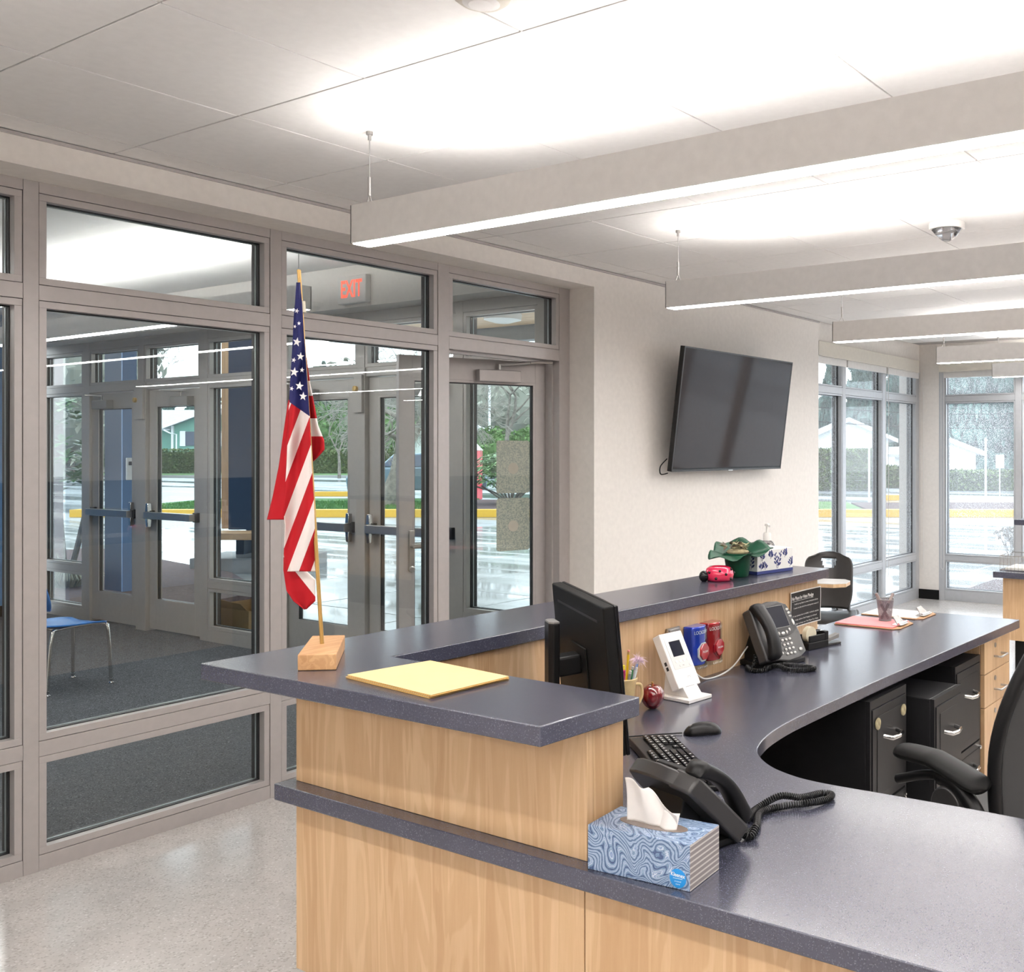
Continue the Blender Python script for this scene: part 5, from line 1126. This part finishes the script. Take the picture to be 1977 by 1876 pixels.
hedge('low hedge in front of the white gabled house at right', R(1836, 41), R(2060, 41), 41, 42.2, .74, 2600)
# leafy crowns made from one shared cluster mesh each
def crown_mesh(name, n, s, m, shape='ball'):
    mb = MB()
    for k in range(n):
        if shape == 'cone':
            z = random.random()**1.3; a = random.uniform(0, 6.28); tier = .78+.22*math.cos(z*44); r = (1-z)*tier*random.uniform(.55, 1.0); p = Vector((r*math.cos(a), r*math.sin(a), z-.18*r))
        else:
            v = Vector((random.gauss(0, 1), random.gauss(0, 1), random.gauss(0, 1))).normalized(); bump = 1+.16*math.sin(v.x*5+1)*math.sin(v.y*6)*math.sin(v.z*5+2); p = v*random.uniform(.72, 1.0)*bump
        e = Euler((random.uniform(-1.2, 1.2), random.uniform(-1.2, 1.2), random.uniform(0, 6))).to_matrix().to_4x4()
        mb.add([(-s, 0, 0), (0, -s*.5, 0), (s, 0, -.3*s), (0, s*.5, 0)], [(0, 1, 2, 3)], 0, Matrix.Translation(p) @ e)
    if shape == 'ball': mb.ball((0, 0, 0), (.74, .74, .74), n=14)
    o = mb.build(name, m); me = o.data; bpy.data.objects.remove(o); return me
CM = {'ball': crown_mesh('crown', 1500, .085, 'shrub'), 'thicket': crown_mesh('crown', 1500, .07, 'farwood'), 'cone': crown_mesh('crown', 5200, .065, 'conifer', 'cone')}
def tree(name, lab, px, d, z0, rad, hgt, kind, grp, trunk=True, cat='tree'):
    p = E(px, d, 0); t = thing(name, lab, cat, tuple(p), random.uniform(0, 360), grp)
    o = bpy.data.objects.new('foliage', CM[kind]); C.objects.link(o); o.parent = t; o['kind'] = 'stuff'
    if kind == 'cone': o.location = (0, 0, z0); o.scale = (rad, rad, hgt)
    else: o.location = (0, 0, z0+hgt/2); o.scale = (rad, rad, hgt/2)
    if trunk: MB().tube([(0, 0, -.02), (0, 0, z0+hgt*.5)], [.25, .12], 8).build('trunk', 'bark', t, local=True, smooth=60)
    return t
for px, d, rad, h, lab in ((1605, 100, 3.0, 12, 'slim dark conifer in the first narrow side window'), (1672, 90, 5.0, 13, 'dark conifer filling the second narrow side window'), (1742, 96, 5.4, 13.5, 'dark conifer filling the third narrow side window'),
                           (1850, 82, 5.2, 13, 'dark conifer at the left of the far window'), (1915, 88, 5.2, 14.5, 'tall dark conifer in the middle of the far window'), (1985, 84, 5.4, 13.5, 'dark conifer at the right edge of the photo'),
                           (325, 130, 4.5, 8.6, 'small far conifer between the pale sky and the green house roof'), (372, 125, 4.0, 8.8, 'small far conifer right of the green house roof'), (625, 92, 3.6, 9, 'conifer behind the hedge, right of the flag')):
    tree('conifer', lab, px, d, .4, rad, h, 'cone', 'conifers beyond the street')
for px, d, rad, h, lab in ((664, 88, 3.0, 6.4, 'rounded evergreen bush behind the hedge right of the flag'), (742, 78, 2.5, 5.0, 'evergreen bush behind the mossy cherry trunk'), (805, 76, 2.4, 3.6, 'evergreen bush behind the parked car'), (838, 78, 2.4, 4.4, 'tall evergreen bush beside the door mullion'),
                           (925, 62, 1.2, 3.0, 'pointed evergreen beside the red cabin'), (955, 60, 1.9, 3.1, 'yellow green rounded evergreen behind the notices'), (1000, 74, 2.5, 2.8, 'evergreen bush right of the notices'), (1035, 60, 1.6, 3.2, 'dark evergreen at the edge of the open door glass')):
    tree('evergreen_shrub', lab, px, d, 0, rad, h, 'ball', 'evergreen shrubs across the street', False, 'shrub')
for px, d, rad, h, lab in ((60, 60, 6, 13, 'grey winter thicket at the far left of the vestibule glass'), (135, 58, 5, 12, 'grey winter thicket above the rhododendron'), (700, 105, 9, 11, 'pale winter thicket behind the cherry tree'), (860, 110, 9, 10, 'pale winter thicket behind the red cabin'),
                           (985, 100, 8, 11.5, 'pale winter thicket above the notices'), (1080, 105, 8, 12, 'pale winter thicket behind the door jamb'), (580, 110, 8, 9, 'pale winter thicket behind the flag'), (1800, 118, 9, 11, 'winter thicket behind the corner post'), (1950, 112, 9, 10, 'winter thicket behind the white gabled house'), (1600, 122, 8, 8, 'winter thicket behind the narrow side windows')):
    tree('winter_tree', lab, px, d, 0, rad, h, 'thicket', 'leafless trees beyond the street')
# bare branching trees
def bare_tree(lab, px, d, h, spread, seed, levels=6, tr=.20, lean=0, first=.35, grp='bare branching trees'):
    rn = random.Random(seed); p = E(px, d, 0); t = thing('bare_tree', lab, 'tree', tuple(p), 0, grp); tk = MB(); tw = MB()
    def grow(a, dr, l, r, lev):
        n = 3; pts_ = [a]; q = a; dd = dr.copy()
        for k in range(n):
            dd = (dd+Vector((rn.uniform(-.22, .22), rn.uniform(-.22, .22), rn.uniform(-.10, .16)))).normalized(); q = q+dd*(l/n); pts_.append(q)
        r1 = r*.66; rr = [max(r+(r1-r)*k/n, d*.00020) for k in range(n+1)]
        (tk if lev < 3 else tw).tube(pts_, rr, 6 if lev < 3 else 3)
        if lev >= levels: return
        for k in range(rn.choice((2, 3, 3)) if lev < 2 else rn.choice((2, 3, 3, 4))):
            a_ = rn.uniform(0, 6.28); sp_ = rn.uniform(.35, .95)*spread; x = dd.orthogonal().normalized(); y = dd.cross(x)
            nd = (dd+(x*math.cos(a_)+y*math.sin(a_))*sp_+Vector((0, 0, -.05*lev if spread > 1 else .05))).normalized()
            base = pts_[-1] if k < 2 or lev < 1 else pts_[rn.choice((1, 2))]
            grow(base, nd, l*rn.uniform(.62, .88), r1*rn.uniform(.65, .9), lev+1)
    grow(Vector((0, 0, -.03)), Vector((lean, 0, 1)).normalized(), h*first, tr, 0)
    tk.build('trunk', 'bark', t, local=True, smooth=60); tw.build('twigs', 'twig', t, local=True)['kind'] = 'stuff'; return t
bare_tree('mossy cherry tree with a leaning trunk, behind the vestibule double doors', 748, 27.5, 5.2, 1.25, 5, 7, .26, .12, .30)
bare_tree('small pale bare tree between the hedge and the cherry tree', 655, 60, 4.2, 1.0, 11, 6, .10)
bare_tree('bare tree with drooping grey twigs above the notices', 985, 46, 6.5, 1.2, 21, 7, .16)
bare_tree('bare tree left of the green house, against the white sky', 290, 75, 10, .9, 31, 7, .25)
bare_tree('bare tree in front of the green house gable', 432, 66, 5.0, 1.1, 41, 5, .09)
bare_tree('bare tree above the red cabin', 905, 40, 6.0, 1.2, 51, 7, .15)
# green house
gh = thing('house', 'sage green house with a white trimmed gable behind the hedge', 'house', tuple(E(390, 86)), 0)
def gable(t, r0, r1, d0, d1, ze, zr, wallm, roofm, ov=.5, rm=None, trim='housewhite'):
    rm = (r0+r1)/2 if rm is None else rm
    MB().add([(r0, d0, 0), (r1, d0, 0), (r1, d0, ze), (rm, d0, zr), (r0, d0, ze), (r0, d1, 0), (r1, d1, 0), (r1, d1, ze), (rm, d1, zr), (r0, d1, ze)], [(0, 1, 2, 3, 4), (9, 8, 7, 6, 5), (0, 4, 9, 5), (1, 6, 7, 2), (0, 5, 6, 1)], 0, TCF).build('wall', wallm, t)
    for a, za, b, zb in ((r0-ov, ze-ov*(zr-ze)/(rm-r0), rm, zr), (rm, zr, r1+ov, ze-ov*(zr-ze)/(r1-rm))):
        MB().add([(a, d0-ov, za+.02), (b, d0-ov, zb+.02), (b, d1, zb+.02), (a, d1, za+.02), (a, d0-ov, za+.2), (b, d0-ov, zb+.2), (b, d1, zb+.2), (a, d1, za+.2)], [(3, 2, 1, 0), (4, 5, 6, 7), (0, 1, 5, 4), (1, 2, 6, 5), (2, 3, 7, 6), (3, 0, 4, 7)], 0, TCF).build('roof', roofm, t)
        MB().add([(a, d0-ov-.05, za-.06), (b, d0-ov-.05, zb-.06), (b, d0-ov-.05, zb+.22), (a, d0-ov-.05, za+.22), (a, d0-ov, za-.06), (b, d0-ov, zb-.06), (b, d0-ov, zb+.22), (a, d0-ov, za+.22)], [(0, 1, 2, 3), (7, 6, 5, 4), (0, 4, 5, 1), (3, 2, 6, 7)], 0, TCF).build('fascia', trim, t)
def D(px, d): return R(px, d)
gable(gh, D(334, 86), D(500, 86), 86, 96, ZY(822, 86), ZY(792, 86), 'housegreen', 'roofgrey', .7, rm=D(415, 86))
MB().add([(D(240, 88), 87, ZY(828, 86)), (D(340, 88), 87, ZY(828, 86)), (D(350, 92), 96, ZY(788, 90)), (D(240, 92), 96, ZY(788, 90))], [(0, 1, 2, 3)], 0, TCF).build('roof', 'roofgrey', gh, solid=.2)
sb(D(240, 88), D(336, 88), 88, 96, 0, ZY(830, 88)).build('wall', 'housegreen', gh)
for a, b in ((358, 378), (436, 452), (300, 306)):
    f = sb(D(a, 85.9), D(b, 85.9), 85.88, 85.99, ZY(860, 86), ZY(833, 86)).build('window', 'winblue', gh)
    sb(D(a, 85.9)-.45, D(a, 85.9), 85.85, 85.99, ZY(861, 86), ZY(832, 86)).build('shutter', 'housewhite', f)
sb(D(334, 86)-.05, D(334, 86)+.10, 85.8, 86, 0, ZY(822, 86)).build('corner_board', 'housewhite', gh)
MB().tube([TCF @ Vector(v) for v in ((D(316, 85), 85, ZY(830, 85)), (D(326, 85), 85.2, ZY(836, 85)), (D(333, 85), 85.6, ZY(838, 85)), (D(333, 85), 85.6, .2))], .06, 6).build('downpipe', 'housewhite', gh)
hf = thing('house_flag', 'small red and white flag hanging on the green house', 'flag', tuple(E(421, 85, 2.2)))
for k in range(5): sb(D(418, 85)+.07*k, D(418, 85)+.07*k+.07, 84.9, 84.92, ZY(838, 85)-.06*k, ZY(816, 85)-.02*k).build('stripe', 'redbox' if k % 2 else 'housewhite', hf)
# white and pale houses
h2 = thing('house', 'white house with a low gable behind the right hedge', 'house', tuple(E(1850, 60)))
gable(h2, D(1770, 60), D(1884, 60), 60, 68, ZY(873, 60), ZY(845, 60), 'housewhite', 'roofgrey', .5, rm=D(1812, 60))
h3 = thing('house', 'pale house with a grey gable in the narrow side windows', 'house', tuple(E(1640, 72)))
gable(h3, D(1560, 72), D(1715, 72), 72, 80, ZY(846, 72), ZY(812, 72), 'housewhite', 'roofgrey', .6)
sb(D(1715, 72), D(1770, 72), 73, 80, 0, ZY(862, 72)).build('wall', 'housewhite', h3)
h4 = thing('house', 'white house with grey roof behind the red cabin', 'house', tuple(E(900, 70)))
gable(h4, D(800, 72), D(928, 72), 72, 80, ZY(846, 72), ZY(818, 72), 'housewhite', 'roofgrey', .7)
h5 = thing('house', 'distant house with a pale blue roof above the notices', 'house', tuple(E(985, 95)))
sb(D(955, 95), D(1010, 95), 96, 102, 0, ZY(850, 95)).build('wall', 'housewhite', h5)
MB().add([(D(960, 95), 95, ZY(852, 95)), (D(1012, 95), 95, ZY(852, 95)), (D(1006, 99), 99, ZY(826, 99)), (D(968, 99), 99, ZY(826, 99))], [(0, 1, 2, 3)], 0, TCF).build('roof', 'roofblue', h5, solid=.15)
# red portable cabin
rc = thing('portable_toilet', 'red portable cabin with a white domed roof across the drive', 'portable toilet', tuple(E(893, 31)))
r0, r1 = D(868, 31), D(915, 31)
sb(r0, r1, 31, 32.1, .05, 1.60).build('body', 'redbox', rc, bevel=.03)
MB().add([(r0-.02, 30.98, 1.60), (r1+.02, 30.98, 1.60), (r1+.02, 32.12, 1.60), (r0-.02, 32.12, 1.60), (r0+.12, 31.15, 1.84), (r1-.16, 31.15, 1.84), (r1-.16, 31.95, 1.84), (r0+.12, 31.95, 1.84)], [(4, 5, 6, 7), (0, 1, 5, 4), (1, 2, 6, 5), (2, 3, 7, 6), (3, 0, 4, 7)], 0, TCF).build('domed_roof', 'housewhite', rc, bevel=.03)
for k in range(5): sb(r0+.1, r1-.08, 30.97, 31.0, 1.42-.05*k, 1.44-.05*k).build('louvre', 'redbox', rc)
for k in range(3): sb(r1-.10-.16*k, r1-.05-.16*k, 30.96, 31.0, .15, 1.15).build('rib', 'redbox', rc)
# parked car, seen from its front corner
car = thing('car', 'grey blue car parked behind the vestibule doors', 'car', tuple(E(812, 32.5)), math.degrees(TH)+12)
def carbody(u, v):
    return None
side = [(-2.1, .35), (-2.15, .75), (-1.9, .98), (-1.2, 1.05), (-.75, 1.48), (.3, 1.52), (1.0, 1.08), (1.75, .95), (2.1, .75), (2.12, .35)]
vs = []; n_ = len(side)
for y, k in ((-.86, 1), (-.80, 0), (.80, 0), (.86, 1)):
    for x, z in side: vs.append((x, y if z < 1.1 else y*.80, z))
fs = []
for a in range(3):
    for i in range(n_-1): fs.append((a*n_+i, a*n_+i+1, (a+1)*n_+i+1, (a+1)*n_+i))
fs += [tuple(range(n_-1, -1, -1)), tuple(3*n_+i for i in range(n_)), (0, n_, n_*2, n_*3, 3*n_+n_-1, 2*n_+n_-1, n_+n_-1, n_-1)]
MB().add(vs, fs).build('body', 'car', car, local=True, bevel=.05)
MB().add([(-1.08, -.88, 1.10), (.92, -.88, 1.10), (.28, -.712, 1.46), (-.72, -.712, 1.44)], [(0, 1, 2, 3)]).build('side_window', 'winblue', car, local=True, solid=.02)
MB().add([(1.02, -.66, 1.10), (1.02, .66, 1.10), (.36, .60, 1.50), (.36, -.60, 1.50)], [(0, 1, 2, 3)]).build('windscreen', 'winblue', car, local=True, solid=.03)
for x in (-1.35, 1.35):
    for y in (-.84, .84):
        wh = MB().lathe([(.20, -.10), (.33, -.10), (.34, 0), (.33, .10), (.20, .10)], 24, T=Matrix.Translation((x, y, .33)) @ Matrix.Rotation(math.pi/2, 4, 'X')).build('wheel', 'black_m', car, local=True, smooth=40)
        MB().lathe([(.02, -.12), (.20, -.105), (.20, .105), (.02, .12)], 16, T=Matrix.Translation((x, y, .33)) @ Matrix.Rotation(math.pi/2, 4, 'X')).build('hub', 'steel', wh, local=True, smooth=40)
MB().ball((.62, -.98, 1.08), (.07, .11, .08)).ball((.62, .98, 1.08), (.07, .11, .08)).build('wing_mirror', 'black_m', car, local=True, smooth=60)
for o_ in car.children:
    if o_.name.startswith('wheel'):
        pass
# rhododendrons: leaves as separate ovals on branching stems
def leaf_geo(mb, T, l, w_, m=0):
    mb.add([(0, 0, 0), (l*.3, -w_*.8, .004), (l*.65, -w_, 0), (l, 0, -l*.12), (l*.65, w_, 0), (l*.3, w_*.8, .004), (l*.5, 0, .012)], [(0, 1, 6), (1, 2, 6), (2, 3, 6), (3, 4, 6), (4, 5, 6), (5, 0, 6)], m, T)
lm = MB(); leaf_geo(lm, Matrix.Identity(4), 1, .20); lo = lm.build('leaf', 'rhleaf'); LEAF = [lo.data]; bpy.data.objects.remove(lo)
lm = MB(); leaf_geo(lm, Matrix.Identity(4), 1, .20); lo = lm.build('leaf', 'rhleaf2'); LEAF.append(lo.data); bpy.data.objects.remove(lo)
rh = thing('rhododendron', 'large leaved rhododendron close outside the vestibule sidelight', 'shrub', tuple(E(128, 11.7)))
rp = rh.location; mb = MB(); stems = []
for k in range(6):
    a = random.uniform(0, 6.28); pts_ = smooth_path([(rp.x, rp.y, -.02), (rp.x+.25*math.cos(a), rp.y+.25*math.sin(a), .8), (rp.x+.35*math.cos(a), rp.y+.35*math.sin(a), 1.4), (rp.x+.45*math.cos(a), rp.y+.45*math.sin(a), 2.0)], 4)
    mb.tube(pts_, [.03*(1-.05*i) for i in range(len(pts_))], 6)
mb.build('stem', 'bark', rh); nleaf = 0
small = MB()
for k in range(74):
    v = Vector((random.gauss(0, 1), random.gauss(0, 1), random.gauss(0, 1))).normalized()*random.uniform(.55, 1); c_ = rp+Vector((v.x*.52-.05, v.y*.52-.1, 1.58+v.z*.62))
    up = Vector((v.x*.5, v.y*.5-.25, .9)).normalized()
    for q in range(7):
        a = q*.9+k; x = (up.orthogonal()*math.cos(a)+up.cross(up.orthogonal())*math.sin(a)).normalized(); dr = (x+up*.25).normalized(); l = random.uniform(.13, .20)
        T = frame_T(c_, dr, dr.cross(Vector((0, 0, 1)))*-1 if abs(dr.z) < .95 else (1, 0, 0)) @ Matrix.Diagonal((l, l, l, 1))
        if nleaf < 290 and (c_.x*ST*-1+c_.y*CT) < 12.6:
            o = bpy.data.objects.new('leaf', LEAF[1 if random.random() < .45 else 0]); C.objects.link(o); o.parent = rh; o.matrix_local = Matrix.Translation(-rp) @ T; nleaf += 1
        else: leaf_geo(small, T, 1, .2)
small.build('leaves', 'rhleaf', rh)['kind'] = 'stuff'
rh2 = thing('rhododendron', 'round rhododendron on the mulch island behind the notices', 'shrub', tuple(E(985, 28)))
rp = rh2.location; mb = MB(); lf = MB(); lf2 = MB()
for k in range(11):
    a = k*.571; e = rp+Vector((.95*math.cos(a), .95*math.sin(a), random.uniform(.6, .9)))
    mb.tube(smooth_path([tuple(rp+Vector((0, 0, .05))), tuple(rp.lerp(e, .5)+Vector((random.uniform(-.1, .1), random.uniform(-.1, .1), .10))), tuple(e)], 4), .025, 5)
mb.build('stem', 'bark', rh2)
for k in range(430):
    v = Vector((random.gauss(0, 1), random.gauss(0, 1), random.gauss(0, 1))).normalized()*random.uniform(.75, 1)
    if v.z < -.55: v.z *= -1
    c_ = rp+Vector((v.x*1.2, v.y*1.2, .95+v.z*.60)); up = Vector((v.x*.6, v.y*.6, .8)).normalized()
    for q in range(6):
        a = q*1.047+k; x = (up.orthogonal()*math.cos(a)+up.cross(up.orthogonal())*math.sin(a)).normalized(); dr = (x+up*.2).normalized(); l = random.uniform(.10, .17)
        leaf_geo(lf if (q+k) % 2 else lf2, frame_T(c_, dr, dr.cross(Vector((0, 0, 1)))*-1) @ Matrix.Diagonal((l, l, l, 1)), 1, .2)
lf.build('leaves', 'rhleaf', rh2)['kind'] = 'stuff'; lf2.build('leaves', 'rhleaf2', rh2)['kind'] = 'stuff'
# planting bed by the vestibule with a tuft of grass
struct(MB().prism([(-16, 4.97), (-9.6, 4.97), (-10.1, 6.6), (-12, 7.4), (-17, 8.2)], -.01, .06).build('mulch_bed', 'mulch'))
og = MB(); pg = E(128, 11.3)
for k in range(500):
    a = random.uniform(0, 6.28); r = random.uniform(.05, .34); s_ = random.uniform(0, .12); x, y = pg.x+s_*math.cos(a), pg.y+s_*math.sin(a)
    og.tube([(x, y, .04), (x+r*.5*math.cos(a), y+r*.5*math.sin(a), .26), (x+r*math.cos(a), y+r*math.sin(a), .16)], [.004, .003, .001], 3)
tag(og.build('ornamental_grass', mat('pale_dry_grass', (.42, .42, .33), .9), loc=tuple(pg)), 'pale tuft of ornamental grass in the mulch by the vestibule', 'grass', kind='stuff')
tag(MB().box(-.09, .09, -.09, .09, 0, 3.3, 0, Matrix.Translation(E(97, 11.6)) @ TCF).build('post', 'maroon', loc=tuple(E(97, 11.6))), 'maroon post standing outside the vestibule sidelight', 'post')
# blue clad column with keypad
bc = thing('entrance_column', 'dark blue clad column with a keypad outside the left vestibule door', 'column', (-11.5, 5.8, 0))
x0 = E(203, 9).x; 
pa = Vector((-11.24, 5.72, 0)); 
B(-11.70, -11.3501, 5.75, 5.90, 0, 3.3).build('shaft', 'navy', bc)
B(-11.35, -11.33, 5.75, 5.90, 0, 3.3).build('side_face', 'colblue', bc)  # this side is a lighter blue than the shaft
B(-11.329, -11.30, 5.78, 5.86, 1.26, 1.50).build('keypad', 'lightpl', bc, bevel=.006)
B(-11.30, -11.294, 5.80, 5.84, 1.42, 1.46).build('keypad_button', 'black', bc)
# second column: navy with timber, bench and plinth
cx0 = E(480, 13.5)
c2 = thing('entrance_column', 'navy canopy column with a timber post and concrete plinth', 'column', tuple(cx0), math.degrees(TH))
B(-.12, .57, -.3, .35, .55, 3.35).build('shaft', 'navy', c2, local=True)
B(-.225, -.1201, -.28, -.10, .56, 3.35).build('timber_post', 'pine', c2, local=True, bevel=.004)
B(-.55, .85, -.45, .5, -.03, .19).build('plinth', 'concrete_d', c2, local=True, bevel=.01)
B(.0, .62, -.36, .4, .1901, .28).build('plinth_step', 'concrete_d', c2, local=True, bevel=.01)
B(.10, .55, -.28, .33, .2801, .55).build('shaft_foot', 'navy', c2, local=True)
MB().tube([(.1, -.32, .28), (.1, -.32, .36)], .02, 8).build('anchor_bolt', 'black', c2, local=True)
bn = thing('bench', 'timber plank bench seat in front of the navy column', 'bench', tuple(E(470, 13.0)), math.degrees(TH))
for k in range(3): B(-.42, .75, -.33+.155*k, -.18+.155*k, .46, .545).build('plank', 'pine_x', bn, local=True, bevel=.004)
B(.05, .15, -.30, .10, .28, .459).build('bracket', 'black', bn, local=True)
# canopy
cp = thing('canopy', 'timber lined entrance canopy with a round lamp outside the vestibule', 'canopy', (-9, 8, 3.35))
for k in range(20): B(-11.9, -5.2, 5.0+.28*k, 5.0+.28*k+.274, 3.36, 3.39).build('soffit_board', 'pine_x', cp)
B(-11.95, -5.15, 4.97, 10.62, 3.3901, 3.60).build('roof_deck', 'concrete_d', cp)
B(-11.95, -5.15, 10.62, 10.82, 3.15, 3.62).build('fascia_beam', 'concrete_d', cp, bevel=.01)
B(-11.9, -5.2, 7.7, 7.95, 3.10, 3.359).build('cross_beam', 'lightpl', cp)
cl_ = E(970, 13.2); tag(MB().lathe([(.10, 3.24), (.24, 3.28), (.25, 3.355)], 28, T=Matrix.Translation((cl_.x, 9.6, 0))).build('canopy_lamp', 'lightpl', loc=(cl_.x, 9.6, 3.35), smooth=40), 'round white lamp under the timber canopy', 'ceiling light')
# signs and poles on the right
for px, d, h, lab in ((1903, 36, 2.05, 'white lamp pole in front of the white gabled house'), (1678, 36, 1.9, 'white pole in the second narrow side window')):
    tag(MB().tube([E(px, d, -.03), E(px, d, h)], .04, 8).build('pole', 'housewhite', loc=tuple(E(px, d))), lab, 'pole')
sg = thing('street_sign', 'small blank white street sign right of the lamp pole', 'sign', tuple(E(1930, 34)), math.degrees(TH))
MB().tube([(0, 0, -.03), (0, 0, 1.4)], .025, 8).build('post', 'steel', sg, local=True); B(-.14, .14, -.05, -.03, 1.0, 1.45).build('plate', 'housewhite', sg, local=True, bevel=.01)
tag(MB().tube([E(945, 60, -.03), E(945, 60, 7.2)], .07, 8).build('pole', 'housewhite', loc=tuple(E(945, 60))), 'thin white pole above the notices', 'pole')
ut = MB()
for z in (4.6, 3.9, 3.2): ut.tube([TCF @ Vector((R(1500, 50)+k*1.2, 50, z-.5*math.sin(k/16*3.14))) for k in range(17)], .02, 4)
tag(ut.build('utility_wire', 'black', loc=tuple(E(1750, 50, 3.5))), 'overhead wires crossing the right windows', 'wire')
# bare shrub right outside the far window
bs = thing('bare_shrub', 'thin budding shrub right outside the far window', 'shrub', (-3.36, 11.3, 0)); mb = MB()
rn = random.Random(3)
def sh(a, dr, l, r, lev):
    b = a+dr*l; mb.tube([a, b], [r, r*.7], 4)
    if rn.random() < .9: mb.ball(tuple(b), (.010, .010, .012), n=5)
    if lev < 4:
        for k in range(3): sh(b, (dr+Vector((rn.uniform(-.7, .7), rn.uniform(-.7, .7), rn.uniform(-.1, .4)))).normalized(), l*.75, r*.7, lev+1)
sh(Vector((-3.38, 11.3, 0)), Vector((0, 0, 1)), .24, .008, 0); sh(Vector((-3.30, 11.4, 0)), Vector((.3, 0, 1)).normalized(), .26, .008, 0)
mb.build('stems', 'twig', bs)
struct(B(-3.75, 0, 10.6, 11.9, -.01, .05).build('mulch_bed', 'mulch'))
